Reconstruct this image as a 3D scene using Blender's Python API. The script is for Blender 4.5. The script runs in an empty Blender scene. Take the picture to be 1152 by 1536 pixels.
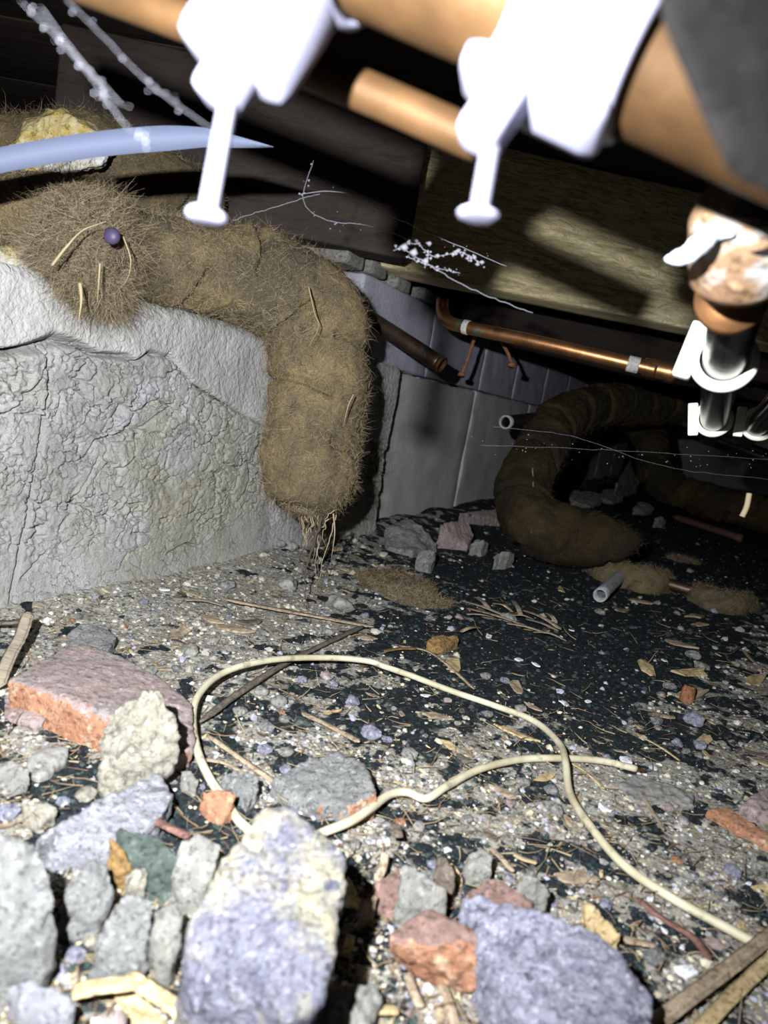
import bpy, bmesh, math, random
import numpy as np
from mathutils import Vector, Matrix
SC = bpy.context.scene
COL = SC.collection
# ------------------------------------------------------------------ camera
F = 1100.0                      # focal length in pixels of the 1152 x 1536 frame
CAM = Vector((0, 0, 0.22))
PITCH, ROLL = math.radians(9.06), math.radians(10)
Fw = Vector((0, math.cos(PITCH), -math.sin(PITCH)))
U0 = Vector((0, math.sin(PITCH), math.cos(PITCH)))
X0 = Vector((1, 0, 0))
Rt = math.cos(ROLL)*X0 + math.sin(ROLL)*U0
Up = -math.sin(ROLL)*X0 + math.cos(ROLL)*U0
cam = bpy.data.cameras.new('camera')
camo = bpy.data.objects.new('camera', cam); COL.objects.link(camo)
camo.matrix_world = Matrix(((Rt.x, Up.x, -Fw.x, CAM.x), (Rt.y, Up.y, -Fw.y, CAM.y), (Rt.z, Up.z, -Fw.z, CAM.z), (0, 0, 0, 1)))
cam.sensor_fit = 'VERTICAL'; cam.sensor_height = 36; cam.lens = F/1536*36
cam.clip_start = 0.005; cam.clip_end = 50
cam.dof.use_dof = True; cam.dof.focus_distance = 0.66; cam.dof.aperture_fstop = 10.5
SC.camera = camo
# ------------------------------------------------------------------ world, torch, exposure
w = bpy.data.worlds.new('dark'); SC.world = w; w.use_nodes = True
w.node_tree.nodes['Background'].inputs[0].default_value = (0.5, 0.55, 0.7, 1)
w.node_tree.nodes['Background'].inputs[1].default_value = 0.015
LP = CAM - 0.055*Rt + 0.055*Up
tl = bpy.data.lights.new('torch', 'SPOT'); to = bpy.data.objects.new('torch', tl); COL.objects.link(to)
tl.energy = 39; tl.color = (0.93, 0.96, 1.0); tl.shadow_soft_size = 0.0035
tl.spot_size = math.radians(126); tl.spot_blend = 1.0
to.location = LP
TARGET = CAM + Fw*1.0 + Rt*((440-576)/F) + Up*((768-790)/F)
to.rotation_euler = (TARGET-LP).to_track_quat('-Z', 'Y').to_euler()
SC.view_settings.view_transform = 'Standard'; SC.view_settings.look = 'None'
SC.view_settings.exposure = 0.0; SC.view_settings.gamma = 1; SC.view_settings.use_curve_mapping = False
SC.cycles.max_bounces = 5

def ray(px, py): return (Fw + Rt*((px-576)/F) + Up*((768-py)/F))
def P(px, py, d): return CAM + ray(px, py)*d
def G(px, py, z=0.0):
    r = ray(px, py); return CAM + r*((z-CAM.z)/r.z)
def proj(p):
    v = Vector(p)-CAM; d = v.dot(Fw); return 576+F*v.dot(Rt)/d, 768-F*v.dot(Up)/d, d
# wall plane
WA, WB = G(0, 935), G(450, 830)
WD = (WB-WA).normalized(); WN = Vector((WD.y, -WD.x, 0))      # WN points into the room (towards camera side)
if (CAM-WA).dot(WN) < 0: WN = -WN
def Wp(px, py, off=0.0):
    r = ray(px, py); t = (WA+WN*off-CAM).dot(WN)/r.dot(WN); p = CAM+r*t
    return (p-WA).dot(WD), p.z
def wall_pt(s, z, off=0.0): return WA+WD*s+WN*off+Vector((0, 0, z))

# ------------------------------------------------------------------ numpy noise
_rs = np.random.RandomState(7)
_perm = _rs.permutation(1024); _grad = _rs.normal(size=(1024, 3)); _grad /= np.linalg.norm(_grad, axis=1)[:, None]
def _h(i, j, k): return _perm[(_perm[(_perm[i & 1023]+j) & 1023]+k) & 1023]
def noise(p):
    p = np.asarray(p, float); i = np.floor(p).astype(int); f = p-i; u = f*f*f*(f*(f*6-15)+10); r = 0
    for a in (0, 1):
        for b in (0, 1):
            for c in (0, 1):
                g = _grad[_h(i[:, 0]+a, i[:, 1]+b, i[:, 2]+c)]
                d = ((f-(a, b, c))*g).sum(1)
                r = r + d*np.where(a, u[:, 0], 1-u[:, 0])*np.where(b, u[:, 1], 1-u[:, 1])*np.where(c, u[:, 2], 1-u[:, 2])
    return r
def fbm(p, sc, octv=4, gain=0.5, off=0.0):
    p = np.asarray(p, float)*sc+off; r = 0; a = 1
    for o in range(octv): r = r + a*noise(p); p = p*2.03+11.7; a *= gain
    return r
def ridge(p, sc, off=0.0): return 1-np.abs(noise(np.asarray(p)*sc+off))*2.2

# ------------------------------------------------------------------ materials
def mat(name, base, rough=0.85, metal=0.0, spec=0.3): 
    m = bpy.data.materials.new(name); m.use_nodes = True; nt = m.node_tree; b = nt.nodes['Principled BSDF']
    b.inputs['Base Color'].default_value = (*base, 1); b.inputs['Roughness'].default_value = rough
    b.inputs['Metallic'].default_value = metal; b.inputs['Specular IOR Level'].default_value = spec
    return m, nt, b
def N(nt, t, **k):
    n = nt.nodes.new(t)
    for a, v in k.items(): setattr(n, a, v)
    return n
def noise_n(nt, scale, detail=6, rough=0.6, stretch=None, dist=0.0, obj=False):
    tc = N(nt, 'ShaderNodeTexCoord'); mp = N(nt, 'ShaderNodeMapping')
    nt.links.new(tc.outputs['Object'], mp.inputs[0])
    if stretch: mp.inputs['Scale'].default_value = stretch
    n = N(nt, 'ShaderNodeTexNoise'); n.inputs['Scale'].default_value = scale; n.inputs['Detail'].default_value = detail
    n.inputs['Roughness'].default_value = rough; n.inputs['Distortion'].default_value = dist
    nt.links.new(mp.outputs[0], n.inputs['Vector']); return n.outputs['Fac']
def ramp(nt, fac, stops, interp='LINEAR'):
    r = N(nt, 'ShaderNodeValToRGB'); r.color_ramp.interpolation = interp
    e = r.color_ramp.elements
    while len(e) < len(stops): e.new(0.5)
    for i, (p, c) in enumerate(stops):
        e[i].position = p; e[i].color = (*c, 1) if len(c) == 3 else c
    nt.links.new(fac, r.inputs[0]); return r.outputs['Color']
def mix(nt, fac, a, b, mode='MIX'):
    m = N(nt, 'ShaderNodeMix', data_type='RGBA', blend_type=mode)
    for s, v in ((0, fac), (6, a), (7, b)):
        if isinstance(v, (int, float)): m.inputs[s].default_value = v
        elif isinstance(v, tuple): m.inputs[s].default_value = (*v, 1)
        else: nt.links.new(v, m.inputs[s])
    return m.outputs[2]
def bump(nt, b, h, strength, dist):
    n = N(nt, 'ShaderNodeBump'); n.inputs['Strength'].default_value = strength; n.inputs['Distance'].default_value = dist
    nt.links.new(h, n.inputs['Height'])
    if b.inputs['Normal'].links: nt.links.new(b.inputs['Normal'].links[0].from_socket, n.inputs['Normal'])
    nt.links.new(n.outputs[0], b.inputs['Normal'])
def rocky(name, c1, c2, spots=None, scale=60, bs=1.0, bd=0.0012, rough=0.9):
    m, nt, b = mat(name, c1, rough, spec=0.15)
    f = noise_n(nt, scale, 8, 0.7); col = ramp(nt, f, [(0.35, c1), (0.65, c2)])
    if spots:
        for i, (c, sc, lo, hi) in enumerate(spots):
            g = noise_n(nt, sc, 5, 0.65, dist=0.3); k = ramp(nt, g, [(lo, (0, 0, 0)), (hi, (1, 1, 1))]); col = mix(nt, k, col, c)
    hf = noise_n(nt, scale*4.5, 3, 0.6)
    col = mix(nt, ramp(nt, hf, [(0.36, (0.62,)*3), (0.46, (0, 0, 0))]), col, tuple(x*0.28 for x in c1))
    col = mix(nt, ramp(nt, noise_n(nt, scale*3.1+17, 3, 0.6), [(0.58, (0, 0, 0)), (0.66, (0.55,)*3)]), col, tuple(min(.85, x*1.45) for x in c2))
    nt.links.new(col, b.inputs['Base Color'])
    bump(nt, b, noise_n(nt, scale*5, 6, 0.75), bs, bd*2.2); bump(nt, b, noise_n(nt, scale*1.5, 4, 0.6), bs*0.7, bd*3)
    return m
M = {}
# ------------------------------------------------------------------ mesh helpers
def new_mesh(name, v, f, smooth=True):
    me = bpy.data.meshes.new(name)
    if isinstance(f, np.ndarray):
        v = np.asarray(v, np.float32); k = f.shape[1]
        me.vertices.add(len(v)); me.vertices.foreach_set('co', v.ravel())
        me.loops.add(f.size); me.loops.foreach_set('vertex_index', f.astype(np.int32).ravel())
        me.polygons.add(len(f)); me.polygons.foreach_set('loop_start', np.arange(0, f.size, k, dtype=np.int32))
        me.update(calc_edges=True); me.validate()
    else:
        me.from_pydata([tuple(p) for p in v], [], f); me.update()
    me.polygons.foreach_set('use_smooth', [smooth]*len(me.polygons))
    return me
def link(name, me, m=None, parent=None, **props):
    o = bpy.data.objects.new(name, me); COL.objects.link(o)
    if m and me and not me.materials: me.materials.append(m)
    if parent: o.parent = parent
    for k, v in props.items(): o[k] = v
    return o
def empty(name, loc=(0, 0, 0), **props):
    o = bpy.data.objects.new(name, None); COL.objects.link(o); o.empty_display_size = 0.01; o.location = loc
    for k, v in props.items(): o[k] = v
    return o
def spline(pts, n):
    p = np.array([list(q) for q in pts], float); k = len(p); ext = np.vstack([2*p[0]-p[1], p, 2*p[-1]-p[-2]])
    out = []
    seglen = np.linalg.norm(np.diff(p[:, :3], axis=0), axis=1); cum = np.concatenate([[0], np.cumsum(seglen)]); 
    for t in np.linspace(0, cum[-1], n):
        i = min(np.searchsorted(cum, t, side='right')-1, k-2); u = (t-cum[i])/max(seglen[i], 1e-9)
        a, b, c, d = ext[i], ext[i+1], ext[i+2], ext[i+3]
        out.append(0.5*((2*b)+(-a+c)*u+(2*a-5*b+4*c-d)*u*u+(-a+3*b-3*c+d)*u**3))
    return np.array(out)
def tube(path, rad, seg=12, cap=True, squash=None):
    """path Nx3, rad scalar/array -> verts, quads + caps"""
    path = np.asarray(path, float); n = len(path); rad = np.broadcast_to(np.asarray(rad, float), (n,))
    T = np.gradient(path, axis=0); T /= np.linalg.norm(T, axis=1)[:, None]+1e-12
    a = np.array([0, 0, 1.0]) if abs(T[0][2]) < 0.9 else np.array([1.0, 0, 0])
    u = np.cross(T[0], a); u /= np.linalg.norm(u); V = []
    th = np.linspace(0, 2*math.pi, seg, endpoint=False)
    for i in range(n):
        u = u-T[i]*u.dot(T[i]); u /= np.linalg.norm(u); v = np.cross(T[i], u)
        V.append(path[i]+rad[i]*(np.cos(th)[:, None]*u+np.sin(th)[:, None]*v*(squash or 1)))
    V = np.vstack(V); Fc = []
    for i in range(n-1):
        for j in range(seg):
            k = (j+1) % seg; Fc.append((i*seg+j, i*seg+k, (i+1)*seg+k, (i+1)*seg+j))
    if cap: Fc.append(tuple(range(seg-1, -1, -1))); Fc.append(tuple((n-1)*seg+j for j in range(seg)))
    return V, Fc
def merge(parts):
    V, Fc, o = [], [], 0
    for v, f in parts: V.append(np.asarray(v)); Fc += [tuple(i+o for i in q) for q in f]; o += len(v)
    return np.vstack(V), Fc
def pipe_shell(path, r_out, r_in, seg=24):
    """open hollow pipe"""
    a, fa = tube(path, r_out, seg, cap=False); b, fb = tube(path, r_in, seg, cap=False)
    n = len(path); V = np.vstack([a, b]); o = len(a)
    Fc = fa+[tuple(reversed([i+o for i in q])) for q in fb]
    for j in range(seg):
        k = (j+1) % seg; Fc.append((k, j, j+o, k+o)); e = (n-1)*seg; Fc.append((e+j, e+k, e+k+o, e+j+o))
    return V, Fc
def ribbons(roots, dirs, length, rad, seed=0, curl=0.6, nseg=4, droop=0.0):
    """many tapered three-sided fibres as one mesh (numpy)"""
    rs = np.random.RandomState(seed); n = len(roots); d = dirs/np.linalg.norm(dirs, axis=1)[:, None]
    L = length*np.ones(n); p = roots.copy(); rings = []
    c = rs.normal(size=(n, 3))*curl
    for k in range(nseg+1):
        a = np.cross(d, np.array([0.3, 0.5, 0.81])); a /= np.linalg.norm(a, axis=1)[:, None]+1e-9; b = np.cross(d, a)
        r = rad*(1-0.8*k/nseg)
        for q in range(3):
            t = q*2*math.pi/3; rings.append(p+(np.cos(t)*a+np.sin(t)*b)*(r*np.ones(n))[:, None])
        d = d+c/nseg+rs.normal(size=(n, 3))*curl*0.35; d[:, 2] -= droop; d /= np.linalg.norm(d, axis=1)[:, None]
        p = p+d*(L/nseg)[:, None]
    V = np.stack(rings, 1).reshape(-1, 3); per = 3*(nseg+1); fs = []
    for k in range(nseg):
        for q in range(3):
            w2 = (q+1) % 3; fs.append((k*3+q, k*3+w2, (k+1)*3+w2, (k+1)*3+q))
    fs = np.array(fs); Fc = (np.arange(n)[:, None, None]*per+fs[None]).reshape(-1, 4)
    return V, Fc
def vnormals(me):
    n = np.empty(len(me.vertices)*3, np.float32); me.vertex_normals.foreach_get('vector', n); return n.reshape(-1, 3)
def co(me):
    n = np.empty(len(me.vertices)*3, np.float32); me.vertices.foreach_get('co', n); return n.reshape(-1, 3).astype(float)

# ------------------------------------------------------------------ floor height
rng = random.Random(3)
def H(xy):
    xy = np.atleast_2d(np.asarray(xy, float)); p = np.column_stack([xy, np.zeros(len(xy))])
    s = (xy[:, 0]-WA.x)*WN.x+(xy[:, 1]-WA.y)*WN.y            # distance from wall
    heap = 0.022*np.exp(-np.clip(s, 0, None)/0.05)
    return heap*(0.75+0.8*noise(p*9)) + 0.004*fbm(p, 7, 3) + 0.0018*fbm(p, 45, 3)
def hz(p): return float(H([(p[0], p[1])])[0])
# ------------------------------------------------------------------ material library
def isl_ramp(name, stops, rough=0.9, bs=0.5):
    m, nt, b = mat(name, stops[0], rough, spec=0.12)
    g = N(nt, 'ShaderNodeNewGeometry'); n = len(stops)
    c = ramp(nt, g.outputs['Random Per Island'], [(i/n, s) for i, s in enumerate(stops)], 'CONSTANT')
    nt.links.new(c, b.inputs['Base Color']); bump(nt, b, noise_n(nt, 900, 4), bs, 0.0006); return m
# concrete of the masonry
m, nt, b = mat('weathered_concrete', (0.4, 0.39, 0.36), 0.92, spec=0.12)
col = ramp(nt, noise_n(nt, 14, 8, 0.65), [(0.3, (0.33, 0.325, 0.30)), (0.52, (0.44, 0.43, 0.405)), (0.72, (0.56, 0.555, 0.54))])
col = mix(nt, ramp(nt, noise_n(nt, 5, 4, 0.6), [(0.5, (0, 0, 0)), (0.66, (0.55,)*3)]), col, (0.36, 0.34, 0.22))
col = mix(nt, ramp(nt, noise_n(nt, 9, 5, 0.6, dist=0.6), [(0.60, (0, 0, 0)), (0.72, (0.6,)*3)]), col, (0.52, 0.52, 0.60))
col = mix(nt, ramp(nt, noise_n(nt, 130, 4, 0.6), [(0.66, (0, 0, 0)), (0.72, (0.8,)*3)]), col, (0.62, 0.61, 0.58))
nt.links.new(col, b.inputs['Base Color']); col2 = mix(nt, ramp(nt, noise_n(nt, 260, 4, 0.65), [(0.34, (0.4,)*3), (0.42, (0, 0, 0))]), col, (0.18, 0.175, 0.16)); nt.links.new(col2, b.inputs['Base Color'])
tcv = N(nt, 'ShaderNodeTexCoord'); nn_ = N(nt, 'ShaderNodeTexNoise'); nn_.inputs['Scale'].default_value = 60; nn_.inputs['Detail'].default_value = 4; nt.links.new(tcv.outputs['Object'], nn_.inputs['Vector'])
va = N(nt, 'ShaderNodeVectorMath', operation='MULTIPLY_ADD'); nt.links.new(nn_.outputs['Color'], va.inputs[0]); va.inputs[1].default_value = (.035, .035, .035); nt.links.new(tcv.outputs['Object'], va.inputs[2])
vo = N(nt, 'ShaderNodeTexVoronoi', feature='DISTANCE_TO_EDGE'); vo.inputs['Scale'].default_value = 62; nt.links.new(va.outputs[0], vo.inputs['Vector'])
gate = ramp(nt, noise_n(nt, 30, 3, 0.6), [(0.47, (1, 1, 1)), (0.56, (0, 0, 0))])
cv = mix(nt, gate, ramp(nt, vo.outputs[0], [(0.0, (0, 0, 0)), (0.05, (1, 1, 1))]), (1.0, 1.0, 1.0))
bump(nt, b, cv, 1.0, 0.0022)
bump(nt, b, noise_n(nt, 520, 4, 0.7), 1.0, 0.0022); bump(nt, b, noise_n(nt, 230, 6, 0.85), 0.7, 0.0035)
M['concrete'] = m
m, nt, b = mat('smooth_render', (0.43, 0.42, 0.40), 0.9, spec=0.12)
nt.links.new(ramp(nt, noise_n(nt, 18, 6, 0.6), [(0.3, (0.30, 0.295, 0.275)), (0.7, (0.42, 0.415, 0.40))]), b.inputs['Base Color'])
bump(nt, b, noise_n(nt, 260, 3, 0.5, dist=0.5), 0.9, 0.0022); bump(nt, b, noise_n(nt, 40, 4), 0.5, 0.003); M['render'] = m
def painted(name, c1, c2):
    m, nt, b = mat(name, c1, 0.8, spec=0.2)
    nt.links.new(ramp(nt, noise_n(nt, 12, 6, 0.65), [(0.35, c1), (0.7, c2)]), b.inputs['Base Color'])
    bump(nt, b, noise_n(nt, 200, 5, 0.65), 0.7, 0.002); return m
M['grey_block'] = painted('grey_block', (0.42, 0.42, 0.40), (0.60, 0.60, 0.58))
M['lilac_block'] = painted('lilac_painted_block', (0.36, 0.36, 0.43), (0.52, 0.52, 0.60))
# felt
def felt(name, a, b2, c):
    m, nt, b = mat(name, a, 1.0, spec=0.02)
    col = ramp(nt, noise_n(nt, 16, 6, 0.65), [(0.34, a), (0.5, b2), (0.68, c)])
    col = mix(nt, ramp(nt, noise_n(nt, 400, 4, 0.7, dist=1.5), [(0.35, (0.45,)*3), (0.65, (0, 0, 0))]), col, tuple(x*0.35 for x in a))
    col = mix(nt, ramp(nt, noise_n(nt, 9, 4, 0.6), [(0.47, (0, 0, 0)), (0.58, (0.75,)*3)]), col, tuple(x*0.62 for x in (a[0], a[0]*.9, a[0]*.72)))
    nt.links.new(col, b.inputs['Base Color'])
    bump(nt, b, noise_n(nt, 420, 5, 0.75, dist=2.0), 1.0, 0.003); bump(nt, b, noise_n(nt, 60, 4), 0.7, 0.008); return m
M['felt'] = felt('brown_hair_felt', (0.17, 0.14, 0.09), (0.32, 0.245, 0.13), (0.50, 0.38, 0.18))
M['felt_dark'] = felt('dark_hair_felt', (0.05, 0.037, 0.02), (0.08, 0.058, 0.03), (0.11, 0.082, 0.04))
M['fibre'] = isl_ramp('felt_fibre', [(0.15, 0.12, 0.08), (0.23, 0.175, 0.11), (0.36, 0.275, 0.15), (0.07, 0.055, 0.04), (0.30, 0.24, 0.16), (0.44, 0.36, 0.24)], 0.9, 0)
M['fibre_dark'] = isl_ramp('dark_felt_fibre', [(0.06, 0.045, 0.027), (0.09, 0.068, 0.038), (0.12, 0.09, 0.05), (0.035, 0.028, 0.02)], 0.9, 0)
M['fibre_tan'] = isl_ramp('tan_fibre', [(0.24, 0.19, 0.115), (0.19, 0.145, 0.09), (0.30, 0.24, 0.15), (0.21, 0.13, 0.08)], 0.8, 0)
# timber
def wood(name, a, b2, stretch, sc=6, rough=0.75, bd=0.002, grain=60):
    m, nt, b = mat(name, a, rough, spec=0.2)
    f = noise_n(nt, sc, 8, 0.65, stretch=stretch, dist=0.8); col = ramp(nt, f, [(0.3, a), (0.7, b2)])
    f2 = noise_n(nt, grain, 5, 0.7, stretch=stretch, dist=1.2)
    col = mix(nt, ramp(nt, f2, [(0.36, (0.55,)*3), (0.5, (0, 0, 0))]), col, tuple(x*0.45 for x in a))
    nt.links.new(col, b.inputs['Base Color']); bump(nt, b, f2, 1.0, bd); return m
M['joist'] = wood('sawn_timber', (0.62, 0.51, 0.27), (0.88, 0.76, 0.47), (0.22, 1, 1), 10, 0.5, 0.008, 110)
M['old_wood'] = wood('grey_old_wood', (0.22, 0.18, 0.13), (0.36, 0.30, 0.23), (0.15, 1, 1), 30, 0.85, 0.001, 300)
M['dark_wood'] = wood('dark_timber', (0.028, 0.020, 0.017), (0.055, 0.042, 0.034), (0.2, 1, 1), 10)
M['splinter'] = rocky('wood_splinter', (0.20, 0.15, 0.10), (0.38, 0.30, 0.21), None, 90, 0.6, 0.0006)
M['splinter_dark'] = rocky('dark_wood_splinter', (0.07, 0.055, 0.045), (0.17, 0.14, 0.11), None, 90, 0.6, 0.0006)
M['splinter_tan'] = rocky('tan_wood_splinter', (0.34, 0.25, 0.13), (0.52, 0.40, 0.22), None, 90, 0.6, 0.0006)
M['splinter_red'] = rocky('reddish_bark', (0.10, 0.05, 0.04), (0.2, 0.11, 0.09), None, 90, 0.6, 0.0006)
M['bark'] = rocky('orange_bark', (0.13, 0.08, 0.035), (0.26, 0.16, 0.06), None, 120, 0.6, 0.0006)
# stones
M['st_grey'] = rocky('grey_stone', (0.17, 0.17, 0.165), (0.31, 0.31, 0.30), [((0.14, 0.15, 0.15), 200, 0.6, 0.66)], 90)
M['st_pale'] = rocky('pale_concrete_stone', (0.215, 0.21, 0.185), (0.33, 0.32, 0.29), [((0.22, 0.22, 0.2), 150, 0.62, 0.68)], 70)
M['st_cream'] = rocky('cream_mortar', (0.26, 0.24, 0.19), (0.36, 0.34, 0.28), None, 60)
M['st_lilac'] = rocky('lilac_slag', (0.20, 0.20, 0.26), (0.44, 0.44, 0.53), [((0.10, 0.10, 0.14), 160, 0.6, 0.66), ((0.6, 0.6, 0.64), 220, 0.62, 0.67)], 110, 1.0, 0.0016)
M['st_big'] = rocky('slag_with_cream_mortar', (0.14, 0.14, 0.19), (0.31, 0.31, 0.37), [((0.42, 0.385, 0.28), 17, 0.46, 0.54), ((0.14, 0.14, 0.20), 140, 0.62, 0.67), ((0.66, 0.66, 0.68), 200, 0.62, 0.67)], 110, 1.0, 0.0022)
M['st_green'] = rocky('dark_green_stone', (0.05, 0.065, 0.06), (0.13, 0.16, 0.14), [((0.5, 0.48, 0.38), 60, 0.60, 0.66)], 90)
M['st_round'] = rocky('smooth_grey_pebble', (0.16, 0.155, 0.145), (0.24, 0.23, 0.21), None, 60, 0.4, 0.0006, 0.7)
M['white'] = rocky('white_flake', (0.55, 0.55, 0.57), (0.68, 0.68, 0.72), None, 60, 0.3, 0.0004)
def brick(name, a, b2, c):
    return rocky(name, a, b2, [(c, 40, 0.48, 0.62), ((0.04, 0.04, 0.045), 45, 0.66, 0.69), ((0.6, 0.45, 0.35), 200, 0.64, 0.70)], 60, 0.8, 0.0012)
M['brick_pink'] = brick('dusty_pink_brick', (0.27, 0.205, 0.19), (0.35, 0.275, 0.26), (0.30, 0.265, 0.255))
M['brick_orange'] = rocky('raw_orange_brick', (0.36, 0.165, 0.095), (0.48, 0.26, 0.16), [((0.60, 0.45, 0.30), 90, 0.56, 0.66)], 60)
M['brick_red'] = rocky('red_brown_stone', (0.22, 0.14, 0.12), (0.36, 0.23, 0.19), [((0.10, 0.08, 0.08), 100, 0.6, 0.68)], 80)
M['slab'] = rocky('flat_grey_slab', (0.24, 0.24, 0.265), (0.38, 0.38, 0.41), [((0.12, 0.13, 0.13), 70, 0.60, 0.66)], 80)
# metal and plastic
def copper(name, c, r, green=0.0):
    m, nt, b = mat(name, c, r, 0.9)
    col = ramp(nt, noise_n(nt, 40, 6), [(0.35, tuple(x*0.55 for x in c)), (0.65, c)])
    if green: col = mix(nt, ramp(nt, noise_n(nt, 45, 4, 0.6), [(0.62, (0, 0, 0)), (0.66, (green,)*3)]), col, (0.22, 0.42, 0.38))
    nt.links.new(col, b.inputs['Base Color']); bump(nt, b, noise_n(nt, 300, 4), 0.25, 0.0005); return m
M['copper'] = copper('tarnished_copper', (0.62, 0.30, 0.13), 0.38, 0.8)
M['copper_near'] = copper('dull_copper', (0.070, 0.037, 0.015), 0.6)
M_nb = M['copper_near'].node_tree.nodes['Principled BSDF']; M_nb.inputs['Specular IOR Level'].default_value = 0.1
M['copper_near'].node_tree.nodes['Principled BSDF'].inputs['Metallic'].default_value = 0.35
M['tarnish'] = copper('dark_tarnished_pipe', (0.16, 0.145, 0.16), 0.22, 0)
M['fitting'] = rocky('corroded_fitting', (0.16, 0.095, 0.055), (0.30, 0.19, 0.11), [((0.42, 0.46, 0.46), 28, 0.50, 0.62), ((0.10, 0.26, 0.24), 34, 0.60, 0.68)], 60, 0.4, 0.0004, 0.45)
M['shade_black'] = rocky('shade_black_board', (0.004, 0.0038, 0.0038), (0.008, 0.007, 0.0065), None, 40, 0.6, 0.0006)  # near-black tone for the added board that stands for shade
M['old_pipe'] = copper('brown_old_pipe', (0.22, 0.15, 0.11), 0.45, 0.4)
M['steel'] = rocky('grey_corroded_steel', (0.25, 0.26, 0.27), (0.48, 0.49, 0.49), None, 60, 0.5, 0.0006, 0.6)
M['solder'] = rocky('grey_solder', (0.42, 0.42, 0.40), (0.62, 0.60, 0.55), None, 120, 0.5, 0.0006, 0.5)
M['oxide'] = rocky('white_oxide_crust', (0.50, 0.60, 0.66), (0.82, 0.84, 0.95), None, 60, 0.5, 0.0006, 0.7)
M['rust'] = rocky('rust', (0.16, 0.07, 0.035), (0.30, 0.14, 0.07), None, 90, 0.6, 0.0006)
m, nt, b = mat('white_plastic', (0.17, 0.17, 0.225), 0.5, spec=0.3); b.inputs['Subsurface Weight'].default_value = 0.15
b.inputs['Subsurface Radius'].default_value = (0.003, 0.003, 0.004); M['plastic'] = m
bump(nt, b, noise_n(nt, 60, 3), 0.2, 0.0006)
M['plastic_cream'] = mat('cream_plastic', (0.80, 0.82, 0.70), 0.4, spec=0.4)[0]
M['strip'] = mat('blue_white_plastic_film', (0.10, 0.115, 0.175), 0.7, spec=0.3)[0]
m, nt, b = mat('cream_cable_sheath', (0.55, 0.50, 0.36), 0.55, spec=0.3)
col = ramp(nt, noise_n(nt, 30, 6, 0.6), [(0.35, (0.33, 0.29, 0.18)), (0.6, (0.52, 0.48, 0.35))])
col = mix(nt, ramp(nt, noise_n(nt, 90, 5, 0.65), [(0.56, (0, 0, 0)), (0.66, (0.7,)*3)]), col, (0.17, 0.145, 0.09))
nt.links.new(col, b.inputs['Base Color']); bump(nt, b, noise_n(nt, 120, 4), 0.4, 0.0008); M['cable'] = m
M['web'] = mat('dusty_cobweb', (0.16, 0.16, 0.18), 0.9)[0]
M['purple'] = mat('purple_rubber', (0.045, 0.035, 0.075), 0.5)[0]
M['yellow_mortar'] = rocky('yellow_white_mortar', (0.55, 0.36, 0.05), (0.70, 0.62, 0.35), [((0.72, 0.72, 0.74), 22, 0.50, 0.62)], 40)
# floor
m, nt, b = mat('crawl_space_soil', (0.3, 0.28, 0.24), 0.95, spec=0.1)
at = N(nt, 'ShaderNodeAttribute', attribute_name='soot')
pale = ramp(nt, noise_n(nt, 160, 6, 0.7), [(0.32, (0.17, 0.16, 0.14)), (0.5, (0.42, 0.40, 0.345)), (0.68, (0.62, 0.60, 0.54))])
pale = mix(nt, ramp(nt, noise_n(nt, 24, 5, 0.6), [(0.52, (0, 0, 0)), (0.66, (0.55,)*3)]), pale, (0.30, 0.25, 0.15))
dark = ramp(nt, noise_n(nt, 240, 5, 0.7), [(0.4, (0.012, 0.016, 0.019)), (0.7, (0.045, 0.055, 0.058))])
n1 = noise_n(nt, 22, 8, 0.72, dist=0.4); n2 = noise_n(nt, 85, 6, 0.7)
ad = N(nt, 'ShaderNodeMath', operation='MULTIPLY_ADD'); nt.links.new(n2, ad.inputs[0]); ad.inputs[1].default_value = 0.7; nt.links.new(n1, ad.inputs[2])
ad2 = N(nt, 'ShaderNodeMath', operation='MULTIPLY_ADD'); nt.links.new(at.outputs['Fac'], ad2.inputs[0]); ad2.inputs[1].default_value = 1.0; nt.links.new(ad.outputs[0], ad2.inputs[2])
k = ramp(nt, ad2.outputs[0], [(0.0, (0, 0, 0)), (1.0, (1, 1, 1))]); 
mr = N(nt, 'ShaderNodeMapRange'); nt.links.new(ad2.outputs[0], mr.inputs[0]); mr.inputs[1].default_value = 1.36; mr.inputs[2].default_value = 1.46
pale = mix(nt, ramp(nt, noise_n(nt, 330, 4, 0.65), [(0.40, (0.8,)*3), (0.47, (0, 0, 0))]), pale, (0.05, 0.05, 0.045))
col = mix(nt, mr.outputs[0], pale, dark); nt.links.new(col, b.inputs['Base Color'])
bump(nt, b, noise_n(nt, 260, 7, 0.75), 1.0, 0.003); bump(nt, b, noise_n(nt, 70, 5, 0.7), 0.8, 0.005); M['soil'] = m
M['grit_pale'] = isl_ramp('pale_grit', [(0.38, 0.36, 0.31), (0.44, 0.42, 0.37), (0.30, 0.28, 0.24), (0.50, 0.49, 0.46), (0.36, 0.32, 0.24), (0.24, 0.22, 0.2), (0.50, 0.46, 0.34), (0.30, 0.30, 0.36)])
M['grit_dark'] = isl_ramp('dark_grit', [(0.015, 0.02, 0.023), (0.03, 0.038, 0.04), (0.05, 0.06, 0.06), (0.02, 0.025, 0.03), (0.03, 0.05, 0.045)])
M['chip'] = isl_ramp('wood_dust_chips', [(0.28, 0.21, 0.13), (0.42, 0.33, 0.18), (0.16, 0.12, 0.09), (0.34, 0.30, 0.25), (0.55, 0.47, 0.28), (0.22, 0.16, 0.12)])

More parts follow.
